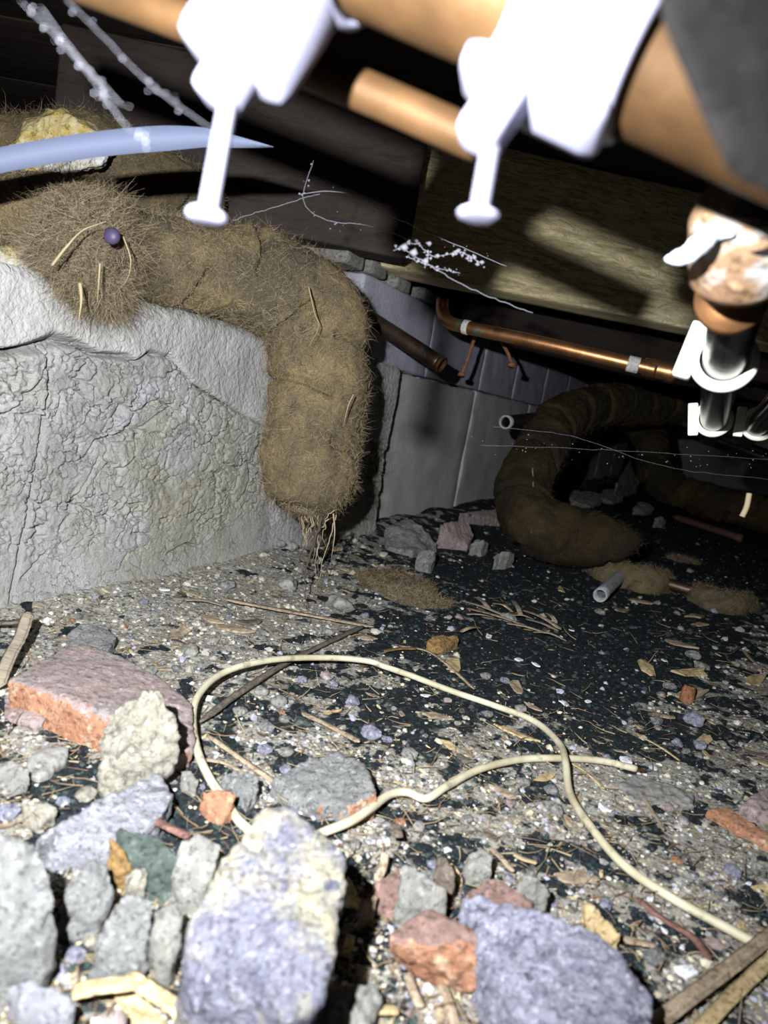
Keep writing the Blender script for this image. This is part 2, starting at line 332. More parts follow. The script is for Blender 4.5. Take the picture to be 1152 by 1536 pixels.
# ------------------------------------------------------------------ floor
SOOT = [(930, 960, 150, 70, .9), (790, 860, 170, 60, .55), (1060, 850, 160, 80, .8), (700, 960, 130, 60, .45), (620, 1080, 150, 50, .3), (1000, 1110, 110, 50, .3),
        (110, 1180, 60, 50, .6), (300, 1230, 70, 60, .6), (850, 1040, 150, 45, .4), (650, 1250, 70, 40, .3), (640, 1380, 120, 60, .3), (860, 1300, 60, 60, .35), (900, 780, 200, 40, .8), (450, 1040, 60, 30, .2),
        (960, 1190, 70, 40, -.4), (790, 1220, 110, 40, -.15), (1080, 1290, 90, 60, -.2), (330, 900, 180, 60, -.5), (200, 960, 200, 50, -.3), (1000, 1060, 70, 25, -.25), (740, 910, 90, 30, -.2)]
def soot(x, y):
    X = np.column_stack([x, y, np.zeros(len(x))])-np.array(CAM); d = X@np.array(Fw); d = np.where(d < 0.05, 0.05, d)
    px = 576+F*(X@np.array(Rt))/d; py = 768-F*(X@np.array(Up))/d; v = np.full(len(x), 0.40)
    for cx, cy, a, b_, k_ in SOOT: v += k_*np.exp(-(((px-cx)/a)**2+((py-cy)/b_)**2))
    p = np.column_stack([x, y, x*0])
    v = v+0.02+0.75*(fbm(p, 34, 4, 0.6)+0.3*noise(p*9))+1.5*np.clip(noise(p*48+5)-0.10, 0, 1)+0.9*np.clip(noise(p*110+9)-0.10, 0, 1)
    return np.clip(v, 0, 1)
na, nr = 640, 560
A = np.radians(np.linspace(-66, 66, na)); R = np.geomspace(0.30, 5.6, nr)
xx = (R[:, None]*np.sin(A)[None]).ravel(); yy = (R[:, None]*np.cos(A)[None]-0.12).ravel()
zz = H(np.column_stack([xx, yy]))+0.0012*noise(np.column_stack([xx, yy, xx*0])*140)
ii = (np.arange(nr-1)[:, None]*na+np.arange(na-1)[None]).ravel()
me = new_mesh('floor', np.column_stack([xx, yy, zz]), np.column_stack([ii, ii+1, ii+na+1, ii+na]))
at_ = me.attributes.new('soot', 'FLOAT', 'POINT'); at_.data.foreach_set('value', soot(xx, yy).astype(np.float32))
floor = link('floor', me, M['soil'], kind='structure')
# loose grit, uncountable
def scatter(n, seed, ylo=775):
    rs = np.random.RandomState(seed); px = rs.uniform(-160, 1480, n); py = rs.uniform(ylo, 1600, n)
    P_ = np.array(Fw)+np.outer((px-576)/F, np.array(Rt))+np.outer((768-py)/F, np.array(Up)); t = -CAM.z/P_[:, 2]
    q = np.array(CAM)+P_*t[:, None]; s = (q[:, 0]-WA.x)*WN.x+(q[:, 1]-WA.y)*WN.y
    k = (P_[:, 2] < -0.02) & (s > 0.008) & (t < 4.5); return q[k], t[k], rs
OCT = np.array([(1, 0, 0), (-1, 0, 0), (0, 1, 0), (0, -1, 0), (0, 0, 1), (0, 0, -1)], float)
OCF = np.array([(0, 2, 4), (2, 1, 4), (1, 3, 4), (3, 0, 4), (2, 0, 5), (1, 2, 5), (3, 1, 5), (0, 3, 5)])
_b = bmesh.new(); bmesh.ops.create_icosphere(_b, subdivisions=1, radius=1); ICV = np.array([q.co[:] for q in _b.verts]); ICF = np.array([[q.index for q in k.verts] for k in _b.faces]); _b.free()
def grains(name, m, n, seed, smin, smax, flat=0.6, elong=1.0, test=None, powr=3.0):
    q, t, rs = scatter(n, seed)
    if test is not None:
        k = rs.rand(len(q)) < test(soot(q[:, 0], q[:, 1])); q = q[k]; t = t[k]
    n = len(q); sz = (smin+(smax-smin)*rs.rand(n)**powr)*np.clip(t/0.5, 0.8, 1.9)
    th = rs.rand(n)*2*math.pi; V = ICV[None]*(1+rs.uniform(-0.3, 0.3, (n, 12, 1)))+rs.uniform(-0.15, 0.15, (n, 12, 3))
    V = V*np.array([elong, 1/elong**0.5, flat])*sz[:, None, None]
    c, s = np.cos(th)[:, None], np.sin(th)[:, None]; X = V[:, :, 0]*c-V[:, :, 1]*s; Y = V[:, :, 0]*s+V[:, :, 1]*c; Z = V[:, :, 2]+rs.uniform(-.3, .3, n)[:, None]*V[:, :, 0]
    g = H(q[:, :2])+sz*flat*0.35
    V = np.stack([X+q[:, 0:1], Y+q[:, 1:2], Z+g[:, None]], 2).reshape(-1, 3)
    Fc = (np.arange(n)[:, None, None]*12+ICF[None]).reshape(-1, 3)
    return link(name, new_mesh(name, V, Fc, False), m)
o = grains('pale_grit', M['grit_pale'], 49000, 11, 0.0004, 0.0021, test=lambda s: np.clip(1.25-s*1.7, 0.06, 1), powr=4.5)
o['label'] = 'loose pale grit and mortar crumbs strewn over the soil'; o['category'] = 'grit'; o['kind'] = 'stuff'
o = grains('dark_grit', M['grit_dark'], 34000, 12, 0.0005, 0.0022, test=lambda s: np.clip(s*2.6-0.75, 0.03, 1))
o['label'] = 'black sooty granules lying in patches on the soil'; o['category'] = 'grit'; o['kind'] = 'stuff'
o = grains('wood_dust', M['chip'], 11500, 13, 0.0005, 0.0022, 0.25, 2.2, test=lambda s: np.clip(0.9-s*0.8, .1, 1), powr=3.5)
o['label'] = 'fine brown wood dust and tiny chips scattered over the soil'; o['category'] = 'wood dust'; o['kind'] = 'stuff'
o = grains('mortar_crumbs', M['grit_pale'], 2600, 15, 0.0012, 0.0034, 0.7, 1.1, test=lambda s: np.clip(1.1-s, .1, 1), powr=3.5)
o['label'] = 'coarser mortar crumbs lying among the stones on the soil'; o['category'] = 'rubble'; o['kind'] = 'stuff'
q, t, rs = scatter(3300, 14, 830); q[:, 2] = H(q[:, :2])+0.0016
d = rs.normal(size=q.shape)*(1, 1, 0.12)
V, Fc = ribbons(q, d, rs.uniform(0.006, 0.022, len(q)), rs.uniform(0.0002, 0.0006, len(q)), 5, 0.35, 3)
link('dry_fibres', new_mesh('dry_fibres', V, Fc), M['fibre_tan'], label='short dry plant fibres and hairs littering the soil', category='fibres', kind='stuff')

# ------------------------------------------------------------------ walls
def seg_dist(s, z, poly):
    d = np.full(len(s), 9.0)
    for (a, b_) in zip(poly[:-1], poly[1:]):
        ax, az = a; bx, bz = b_; L2 = (bx-ax)**2+(bz-az)**2+1e-12
        t = np.clip(((s-ax)*(bx-ax)+(z-az)*(bz-az))/L2, 0, 1); d = np.minimum(d, np.hypot(s-ax-t*(bx-ax), z-az-t*(bz-az)))
    return d
C1 = [Wp(*q) for q in [(-200, 525), (0, 528), (40, 522), (85, 511), (120, 517), (148, 533), (190, 535), (205, 545), (225, 530), (258, 537), (290, 575), (330, 600), (430, 660)]]
C1 = sorted(C1)
C2 = [Wp(*q) for q in [(66, 525), (74, 560), (66, 640), (57, 700), (45, 770), (28, 850), (16, 890), (2, 935), (-10, 980)]]
CR = [[Wp(*q) for q in l] for l in [
    [(85, 511), (68, 548), (55, 575), (28, 605), (0, 625)], [(72, 830), (50, 852), (32, 868)], [(93, 590), (88, 615), (80, 640)], [(142, 533), (150, 560), (136, 575), (108, 566)],
    [(205, 545), (200, 552)], [(198, 645), (170, 655), (145, 662), (128, 690)], [(255, 530), (262, 555), (255, 575)], [(180, 755), (165, 770), (160, 785)], [(200, 790), (197, 800), (225, 800)],
    [(100, 780), (95, 795)], [(255, 675), (252, 700)], [(112, 755), (132, 760)], [(150, 690), (135, 715), (120, 745)], [(218, 640), (260, 605)], [(300, 620), (310, 650), (300, 700)],
    [(320, 590), (335, 620), (330, 655)], [(240, 780), (255, 775)], [(190, 830), (180, 845)], [(70, 740), (62, 770)], [(300, 790), (330, 770), (345, 740)], [(250, 830), (280, 815), (300, 820)]]]
ZT = 0.262                                                 # top of the low masonry wall
s0, s1 = -0.5, Wp(560, 790)[0]
ns, nz = 1080, 350
S, Z = np.meshgrid(np.linspace(s0, s1, ns), np.linspace(-0.02, ZT, nz)); S = S.ravel(); Z = Z.ravel()
zc1 = np.interp(S, [q[0] for q in C1], [q[1] for q in C1]); sc2 = np.interp(-Z, [-q[1] for q in C2], [q[0] for q in C2])
p3 = np.column_stack([S, Z, S*0])
upper = Z > zc1
left = (~upper) & (S < sc2)
big = 0.0045*fbm(p3, 11, 3)
rough = 0.0010*fbm(p3, 45, 3, 0.6)+0.0009*fbm(p3, 160, 3, 0.8)
crk = ridge(p3+0.02*np.column_stack([fbm(p3, 18, 3), fbm(p3, 18, 3, off=9), S*0]), 22, 5.1)
crk2 = ridge(p3+0.012*np.column_stack([fbm(p3, 40, 3), fbm(p3, 40, 3, off=4), S*0]), 48, 8.1)
def worley(S_, Z_, sc, seed):
    x = S_*sc; y = Z_*sc; ix = np.floor(x).astype(int); iy = np.floor(y).astype(int); f1 = np.full(len(x), 9.0); f2 = f1.copy(); cid = np.zeros(len(x))
    for a in (-1, 0, 1):
        for b_ in (-1, 0, 1):
            h = _h(ix+a+seed, iy+b_+seed*3, ix*0+seed); px_ = ix+a+(h % 97)/97; py_ = iy+b_+(h*7 % 89)/89; d_ = np.hypot(x-px_, y-py_)
            nw = d_ < f1; f2 = np.where(nw, f1, np.minimum(f2, d_)); cid = np.where(nw, (h % 61)/61, cid); f1 = np.where(nw, d_, f1)
    return f2-f1, cid
wx = S+0.010*fbm(p3, 40, 4, 0.65); wz = Z+0.010*fbm(p3, 40, 4, 0.65, off=7)
wa, ca = worley(wx, wz, 34, 1); wb, cb_ = worley(wx, wz, 85, 5)
ga = np.clip(noise(p3*14+3)*4+0.3, 0, 1); gb = np.clip(noise(p3*30+8)*4+0.6, 0, 1)
chunk = -0.0040*ga*np.exp(-(wa/0.075)**2)-0.0026*gb*np.exp(-(wb/0.12)**2)+0.0016*(ca-.5)*np.clip(wa*6, 0, 1)+0.0014*(cb_-.5)*np.clip(wb*5, 0, 1)
soft = np.clip((Z-0.03)/0.04, 0.15, 1)                      # weathered smooth near the ground
off = big + np.where(upper, 0.0009*fbm(p3, 120, 3)+0.0035*np.clip(1-(S-Wp(60, 500)[0])/0.12, 0, 1), rough*(0.5+0.5*soft))
fine = np.clip(noise(p3*6+2)+0.45, 0, 1)
off += np.where(upper, 0, 1.35*chunk*soft)
dj = np.minimum(seg_dist(S, Z, C1), 9); dv = seg_dist(S, Z, C2)
amp = np.clip(1.3-(S-Wp(90, 500)[0])/0.13, 0.25, 1)
off -= 0.014*amp*np.exp(-(dj/(0.0022+0.0025*np.exp(-((S-Wp(75, 515)[0])/0.02)**2)))**2) + 0.009*np.exp(-(dv/0.0015)**2)
for i, c in enumerate(CR): off -= 0.006*(np.clip(noise(p3*90)+0.8, 0, 1))*np.exp(-(seg_dist(S, Z, c)/0.0010)**2)*(1.6 if i == 0 else 1)
off += np.where(left & (Z > Wp(20, 620)[1]), 0.004+0.004*fbm(p3, 70, 3), 0)   # knobbly mortar at the top of the left block
off -= 0.006*np.clip((Z-(ZT-0.012))/0.012, 0, 1)**2
off += 0.018*np.exp(-np.clip(Z, 0, 1)/0.016)*0.8
base = np.array(WA)[None]+np.outer(S, np.array(WD))+np.outer(off, np.array(WN))+np.column_stack([S*0, S*0, Z])
q0 = (np.arange(nz-1)[:, None]*ns+np.arange(ns-1)[None]).ravel(); quads = np.column_stack([q0, q0+1, q0+ns+1, q0+ns])
reg = np.where(upper, 2, np.where(left, 1, 0)); fr = reg[q0]
wall = empty('wall_left', (WA.x, WA.y, 0), kind='structure')
def piece(name, msk, m, seal=None):
    f = quads[msk]; u, inv = np.unique(f, return_inverse=True); ff = inv.reshape(f.shape)
    v = base[u]-np.array((WA.x, WA.y, 0)); n = len(u)
    # thickness: a back sheet and side faces along the boundary
    back = v-np.array(WN)*0.05; e = np.vstack([ff[:, [0, 1]], ff[:, [1, 2]], ff[:, [2, 3]], ff[:, [3, 0]]])
    key = {}
    for a, b_ in e.tolist(): key[(a, b_)] = 1
    be = np.array([(a, b_) for (a, b_) in key if (b_, a) not in key])
    side = np.column_stack([be[:, 1], be[:, 0], be[:, 0]+n, be[:, 1]+n])
    return link(name, new_mesh(name, np.vstack([v, back]), np.vstack([ff, side])), m, wall)
piece('block', fr == 0, M['concrete']); piece('block', fr == 1, M['concrete'])
piece('smooth_mortar_course', fr == 2, M['render'])
def rough_box(name, cx, size, m, parent=None, ax=None, bev=0.004, dis=0.0015, sub=14, loc=None, **pr):
    """box with axes ax (3 vectors), centre cx, worn edges"""
    bm = bmesh.new(); bmesh.ops.create_cube(bm, size=1)
    for v in bm.verts: v.co = Vector((v.co.x*size[0], v.co.y*size[1], v.co.z*size[2]))
    if bev: bmesh.ops.bevel(bm, geom=bm.edges[:]+bm.verts[:], offset=bev, segments=2, profile=0.6, affect='EDGES')
    if dis:
        mx = max(size)/sub
        for _ in range(5):
            es = [e for e in bm.edges if e.calc_length() > mx]
            if not es: break
            bmesh.ops.subdivide_edges(bm, edges=es, cuts=1, use_grid_fill=True)
            if len(bm.verts) > 9000: break
        bmesh.ops.triangulate(bm, faces=bm.faces[:])
        bm.normal_update(); pp = np.array([v.co[:] for v in bm.verts])+rng.uniform(0, 50); dd = dis*fbm(pp, 30, 3)*1.5
        for v, k2 in zip(bm.verts, dd): v.co += v.normal*float(k2)
    R3 = Matrix((ax[0], ax[1], ax[2])).transposed() if ax else Matrix.Identity(3)
    for v in bm.verts: v.co = R3@v.co
    me = bpy.data.meshes.new(name); bm.to_mesh(me); bm.free(); me.polygons.foreach_set('use_smooth', [True]*len(me.polygons))
    o = link(name, me, m, parent, **pr); o.location = Vector(cx)-(parent.location if parent else Vector((0, 0, 0))); return o
# rear blockwork, set back a little, in two courses
Zup = Vector((0, 0, 1)); AX = (WD, WN, Zup)
bx = [s1-0.10, Wp(722, 640)[0], Wp(722, 640)[0]+0.45, Wp(722, 640)[0]+0.90, Wp(722, 640)[0]+1.35, Wp(722, 640)[0]+1.8, Wp(722, 640)[0]+2.25, Wp(722, 640)[0]+2.7]
for a, b_ in zip(bx[:-1], bx[1:]):
    rough_box('block', wall_pt((a+b_)/2, 0.118, -0.075), (b_-a-0.006, 0.10, 0.276), M['grey_block'], wall, AX, 0.005, 0.0025)
ux = [s1-0.12, Wp(672, 480)[0], Wp(745, 530)[0], Wp(790, 560)[0], Wp(830, 580)[0]]
ux += [ux[-1]+0.3*i for i in range(1, 7)]
for a, b_ in zip(ux[:-1], ux[1:]):
    rough_box('block', wall_pt((a+b_)/2, 0.316, -0.073), (b_-a-0.006, 0.10, 0.114), M['lilac_block'], wall, AX, 0.004, 0.002)
rough_box('mortar_bed', wall_pt(s1+2.4, 0.18, -0.10), (5.0, 0.09, 0.38), M['grey_block'], wall, AX, 0, 0)
# small timber-top coping stones seen at the head of the rear wall
for i, (x0_, y0_) in enumerate([(525, 418), (560, 432), (600, 440), (640, 452)]):
    s_, z_ = Wp(x0_, y0_, -0.02); rough_box('coping_piece', wall_pt(s_, 0.380+0.004*(i % 2), -0.06), (0.05, 0.09, 0.018), M['st_pale'], wall, AX, 0.004, 0.002)
# far walls and ceiling
far = 5.2
rough_box('wall_back', (1.0, far, 0.28), (8.0, 0.1, 0.7), M['grey_block'], None, None, 0, 0, kind='structure')
rough_box('wall_right', (3.6, 2.4, 0.28), (0.1, 5.8, 0.7), M['grey_block'], None, None, 0, 0, kind='structure')
ceil = empty('ceiling', (0, 0, 0.575), kind='structure')
for i in range(26):                                          # floorboards overhead
    y = -0.25+i*0.215
    rough_box('floorboard', (1.0, y, 0.585), (5.6, 0.211, 0.02), M['dark_wood'], ceil, None, 0.002, 0)
# ------------------------------------------------------------------ joists
JA, JB = P(540, 393, 1), P(1152, 517, 1)
JZ = 0.388
JA = G(540, 393, JZ); JB = G(1152, 517, JZ)
JD = (JB-JA).normalized(); JN = Vector((-JD.y, JD.x, 0))     # pointing away from the camera
def joist(a, b_, th, h, m, label):
    c = (a+b_)/2+JN*(th/2)+Vector((0, 0, h/2)); L = (b_-a).length
    return rough_box('floor_joist', c, (L, th, h), m, None, (JD, JN, Zup), 0.003, 0.0012, 60, label=label, category='joist')
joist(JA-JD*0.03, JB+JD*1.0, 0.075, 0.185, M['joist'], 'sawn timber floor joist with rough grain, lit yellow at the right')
TA, TB = P(60, 345, .86), P(612, 388, .90)  # dark timber added here to stand for the shade over the joist end
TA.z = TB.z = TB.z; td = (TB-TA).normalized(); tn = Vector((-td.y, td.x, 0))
rough_box('shade_timber', (TA+TB)/2+tn*.03+Vector((0, 0, .09)), ((TB-TA).length, .05, .18), M['dark_wood'], None, (td, tn, Zup), 0.003, 0.001, 40, label='added dark timber standing in for shade at the left end of the lit joist', category='timber')
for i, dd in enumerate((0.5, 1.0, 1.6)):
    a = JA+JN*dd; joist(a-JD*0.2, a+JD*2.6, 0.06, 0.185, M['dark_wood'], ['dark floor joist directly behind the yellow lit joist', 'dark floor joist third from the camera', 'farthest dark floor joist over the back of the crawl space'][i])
# ------------------------------------------------------------------ felt-lagged pipes
def felt_body(ctrl, seg=110, n=300, amp=0.006, seed=0, round_ends=(False, True)):
    """ctrl rows: x y z radius"""
    p = spline(ctrl, n); path, rad = p[:, :3], np.clip(p[:, 3], 0.004, None)
    if round_ends[1]: t = np.linspace(0, 1, n); L = 0.06; e = np.clip((1-t)/L, 0, 1); rad = rad*np.sqrt(1-(1-e)**2*0.97)
    if round_ends[0]: t = np.linspace(0, 1, n); L = 0.05; e = np.clip(t/L, 0, 1); rad = rad*np.sqrt(1-(1-e)**2*0.97)
    V, Fc = tube(path, rad, seg); c = np.repeat(path, seg, 0); d = V-c; r = np.linalg.norm(d, axis=1)[:, None]; d = d/r
    t = np.repeat(np.linspace(0, 1, n), seg)*p.shape[0]
    dis = amp*fbm(V+seed, 14, 3)*1.5+amp*0.35*fbm(V+seed, 60, 4, 0.65)
    th = np.tile(np.linspace(0, 2*math.pi, seg, endpoint=False), n); L = np.sum(np.linalg.norm(np.diff(path, axis=0), axis=1))
    turn = np.repeat(np.concatenate([[0], np.cumsum(np.linalg.norm(np.diff(path, axis=0), axis=1))]), seg)/0.11
    sp = (turn+th/(2*math.pi)*0.6+0.12*noise(V*12)) % 1
    dis -= amp*1.3*np.exp(-(np.minimum(sp, 1-sp)/0.035)**2); dis += amp*0.35*(sp-0.5)
    V = V+d*(dis*np.clip(r[:, 0]/0.03, 0.2, 1))[:, None]
    return V, Fc, d
def fuzz(name, V, d, n, parent, m, lmin, lmax, rad, seed, curl=0.8, out=0.35, msk=None, droop=0.0):
    rs = np.random.RandomState(seed); idx = np.arange(len(V)) if msk is None else np.nonzero(msk)[0]
    i = rs.choice(idx, n); r0 = V[i]+rs.normal(size=(n, 3))*0.0008; t = rs.normal(size=(n, 3)); t -= (t*d[i]).sum(1)[:, None]*d[i]
    t /= np.linalg.norm(t, axis=1)[:, None]; dr = t+d[i]*np.abs(rs.normal(size=n)*out)[:, None]
    v, f = ribbons(r0, dr, rs.uniform(lmin, lmax, n)*rs.uniform(0.5, 1, n), rad, seed, curl, 4, droop)
    v = v-np.array(parent.location)
    return link(name, new_mesh(name, v, f), m, parent, kind='stuff')
def lagged(label, ctrl, m, nfuzz, seed, amp=0.006, rad=0.00016, ends=(False, True), fm=None, name='lagged_pipe'):
    loc = Vector(ctrl[-1][:3]); o = empty(name, loc, label=label, category='lagged pipe')
    V, Fc, d = felt_body(ctrl, amp=amp, seed=seed, round_ends=ends)
    link('felt_wrap', new_mesh('felt_wrap', V-np.array(loc), Fc), m, o)
    if nfuzz: fuzz('felt_fibres', V, d, nfuzz, o, fm or M['fibre'], 0.006, 0.022, rad, seed)
    return o, V, d
def C(px, py, d, r): return (*P(px, py, d), r)
lag, LV, Ld = lagged('large brown hair-felt lagged pipe bending down beside the concrete wall',
    [C(-140, 285, .56, .026), C(20, 308, .58, .027), C(130, 343, .60, .033), C(215, 380, .62, .035), C(310, 405, .66, .039), C(400, 425, .70, .048), C(462, 475, .73, .050), C(476, 545, .74, .0485), C(468, 640, .735, .048), C(467, 710, .73, .047), C(478, 775, .73, .034)],
    M['felt'], 26000, 1, 0.0065)
# frayed bundle on its left end
fr_o, fV, fd = felt_body([C(70, 318, .52, .026), C(105, 342, .53, .032), C(135, 385, .54, .034), C(150, 430, .55, .020), C(152, 462, .555, .008)], 60, 90, 0.010, 5, (True, True))
fo = link('frayed_felt', new_mesh('frayed_felt', fr_o-np.array(lag.location), fV), M['felt'], lag)
fuzz('frayed_fibres', fr_o, fd, 15000, lag, M['fibre'], 0.012, 0.040, 0.00014, 6, 0.9, 0.6, None, 0.06)
# spots of straw, coarse hairs, dangling roots
def strand(name, pts, r, m, parent=None, n=40, seg=6, wob=0.0, taper=True, **pr):
    p = spline(pts, n); 
    if wob: p = p+np.column_stack([noise(p*160+3), noise(p*160+31), noise(p*160+57)])*wob
    rr = r*(np.clip(1.15-np.linspace(0, 1, n), 0.2, 1) if taper else np.ones(n))
    v, f = tube(p, rr, seg); v = v-np.array(parent.location if parent else (0, 0, 0))
    return link(name, new_mesh(name, v, f), m, parent, **pr)
strand('loose_hair', [P(78, 398, .475), P(100, 370, .47), P(125, 345, .475), P(160, 332, .48)], .0010, M['fibre_tan'], lag, label='coarse pale strand crossing the frayed end')
strand('loose_hair', [P(185, 355, .49), P(196, 390, .49), P(190, 420, .50), P(172, 440, .505)], .0005, M['fibre_tan'], lag)
strand('loose_hair', [P(150, 395, .49), P(148, 425, .49), P(146, 452, .49)], .0007, M['fibre_tan'], lag)
strand('loose_hair', [P(120, 425, .49), P(122, 450, .49), P(118, 482, .49)], .0013, M['fibre_tan'], lag)
strand('loose_hair', [P(463, 430, .655), P(472, 470, .652), P(478, 490, .655), P(463, 520, .66)], .0007, M['fibre_tan'], lag)
strand('loose_hair', [P(530, 592, .68), P(522, 610, .675), P(515, 640, .68)], .0007, M['fibre_tan'], lag)
strand('bare_pipe', [P(120, 415, .625), P(225, 440, .640), P(330, 455, .69)], .010, M['tarnish'], lag, 30, 20, 0, False, label='strip of bare dark pipe showing under the felt')
rs = np.random.RandomState(3)
for i in range(26):                                       # dangling roots under the end
    x = 478+rs.uniform(-28, 28); y = 775+rs.uniform(-20, 5); L = rs.uniform(20, 60) if i > 9 else rs.uniform(60, 135)
    ex = 470+rs.uniform(-20, 25)-(10 if L > 60 else 0)
    strand('dangling_root', [P(x, y, .72), P((x+ex)/2+rs.uniform(-8, 8), y+L*.4, .722), P(ex, y+L*.75, .72), P(ex+rs.uniform(-6, 6), y+L, .72)], .0007, M['fibre_tan'] if i % 2 else M['fibre'], lag, 16, 4, .004)
strand('dangling_root', [P(500, 770, .715), P(502, 800, .715), P(497, 838, .715)], .0009, M['fibre_tan'], lag, 16, 5)
strand('dangling_root', [P(482, 775, .715), P(470, 820, .715), P(458, 860, .715), P(460, 912, .712)], .0016, M['fibre'], lag, 30, 5, .003)
# purple cap lodged in the frayed felt
bm = bmesh.new(); bmesh.ops.create_uvsphere(bm, u_segments=20, v_segments=12, radius=.0055); me = bpy.data.meshes.new('rubber_plug'); bm.to_mesh(me); bm.free()
me.polygons.foreach_set('use_smooth', [True]*len(me.polygons))
o = link('rubber_plug', me, M['purple'], label='small dark purple plug lodged in the frayed brown felt', category='plug'); o.location = P(168, 354, .485); o.scale = (1, .7, 1)
# lagging higher on the left
l2, V2, d2 = lagged('felt-lagged pipe at upper left behind the white plastic strip', [C(-80, 235, .72, .035), C(60, 232, .73, .040), C(150, 245, .75, .042), C(240, 285, .78, .038), C(310, 320, .84, .035)],
    M['felt'], 7000, 2, 0.006)
def hull(name, pts, m, vox=0.0016, amp=0.0025, hf=0.0010, seed=0, basegrow=1.0, bz=-0.003, smooth=1, base=None, rnd=0.0, fl=28, fh=150, **pr):
    """stone from a convex hull of (px, py, z) corners standing on the ground"""
    top = [G(x, y, z) for x, y, z in pts]; cx = sum((p for p in top), Vector())/len(top)
    bs = [G(*q) for q in base] if base else [Vector((cx.x+(p.x-cx.x)*basegrow, cx.y+(p.y-cx.y)*basegrow, bz)) for p in top]
    g = min(hz(p) for p in top); bs = [Vector((p.x, p.y, g+bz)) for p in bs] if not base else bs
    return hull3(name, top+bs, m, vox, amp, hf, seed, smooth, fl, fh, **pr)
def hull3(name, pts, m, vox, amp, hf, seed, smooth=1, fl=28, fh=150, parent=None, **pr):
    bm = bmesh.new(); [bm.verts.new(p) for p in pts]; r = bmesh.ops.convex_hull(bm, input=bm.verts[:])
    bmesh.ops.delete(bm, geom=[v for v in bm.verts if not v.link_faces], context='VERTS')
    bmesh.ops.recalc_face_normals(bm, faces=bm.faces[:])
    me = bpy.data.meshes.new('t'); bm.to_mesh(me); bm.free(); t = bpy.data.objects.new('t', me); COL.objects.link(t)
    md = t.modifiers.new('r', 'REMESH'); md.mode = 'VOXEL'; md.voxel_size = vox
    if smooth: s = t.modifiers.new('s', 'SMOOTH'); s.iterations = 1 if smooth == 1 else smooth*3; s.factor = 0.6
    dg = bpy.context.evaluated_depsgraph_get(); me2 = bpy.data.meshes.new_from_object(t.evaluated_get(dg)); bpy.data.objects.remove(t); bpy.data.meshes.remove(me)
    v = co(me2); nn = vnormals(me2); v += nn*(amp*fbm(v+seed*3.1, fl, 3)*1.6+hf*fbm(v+seed, fh, 4, 0.65)*1.6)[:, None]
    c = np.array([v[:, 0].mean(), v[:, 1].mean(), v[:, 2].min()]); me2.vertices.foreach_set('co', (v-c).astype(np.float32).ravel()); me2.update()
    me2.name = name; me2.materials.clear(); me2.polygons.foreach_set('use_smooth', [True]*len(me2.polygons)); me2.materials.append(m)
    o = link(name, me2, None, parent, **pr); o.location = Vector(c)-(parent.location if parent else Vector((0, 0, 0)))
    CLR.append((o.location.x, o.location.y, float(np.abs(v[:, :2]-c[:2]).max()), name, pr.get('label', ''))); return o
CLR = []
# mortar lumps on the left, yellow with white patches
hull3('mortar_lump', [P(x, y, d) for d in (.60, .66) for x, y in ((-40, 335), (20, 325), (75, 350), (95, 400), (60, 415), (-40, 410))], M['yellow_mortar'], .002, .004, .001, 3, label='yellow and white mortar lump under the frayed felt at the left edge', category='mortar')
hull3('mortar_lump', [P(x, y, d) for d in (.66, .72) for x, y in ((10, 235), (40, 185), (90, 168), (130, 185), (175, 215), (150, 250), (40, 262))], M['yellow_mortar'], .002, .005, .0015, 8, label='yellow and white mortar lump above the white plastic strip', category='mortar')
# far lagged pipe, C shaped
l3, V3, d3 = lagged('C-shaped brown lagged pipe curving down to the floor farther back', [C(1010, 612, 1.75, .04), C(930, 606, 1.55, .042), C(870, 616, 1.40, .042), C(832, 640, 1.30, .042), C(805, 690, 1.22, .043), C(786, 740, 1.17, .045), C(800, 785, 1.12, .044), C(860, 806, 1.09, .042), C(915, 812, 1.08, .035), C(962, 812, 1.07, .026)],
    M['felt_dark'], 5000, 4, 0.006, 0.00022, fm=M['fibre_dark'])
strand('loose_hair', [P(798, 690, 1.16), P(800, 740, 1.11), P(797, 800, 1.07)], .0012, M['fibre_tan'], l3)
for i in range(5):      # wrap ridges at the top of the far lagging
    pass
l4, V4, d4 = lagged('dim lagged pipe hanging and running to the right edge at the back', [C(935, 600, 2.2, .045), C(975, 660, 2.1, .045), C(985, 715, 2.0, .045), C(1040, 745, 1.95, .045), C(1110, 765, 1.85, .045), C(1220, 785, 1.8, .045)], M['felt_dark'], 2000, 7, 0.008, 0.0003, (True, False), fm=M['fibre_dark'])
def gl(px, py, r, up=0.6): p = G(px, py, r*up); return (*p, r)
l5 = empty('lagged_pipe', G(1060, 890), label='copper pipe lying on the floor with torn brown lagging', category='lagged pipe')
for nm, ctrl, sd in (('felt_wrap', [gl(880, 845, .016), gl(920, 860, .024), gl(965, 872, .024), gl(1000, 872, .020)], 3), ('felt_wrap', [gl(1040, 890, .016), gl(1080, 905, .019), gl(1125, 905, .016)], 5)):
    v, f, d = felt_body(ctrl, 50, 90, .006, sd, (True, True)); link(nm, new_mesh(nm, v-np.array(l5.location), f), M['felt'], l5); fuzz('felt_fibres', v, d, 1500, l5, M['fibre'], .006, .018, .0002, sd)
strand('copper_pipe', [G(970, 866, .016), G(1060, 893, .014), G(1100, 905, .012)], .0085, M['old_pipe'], l5, 20, 18, 0, False)
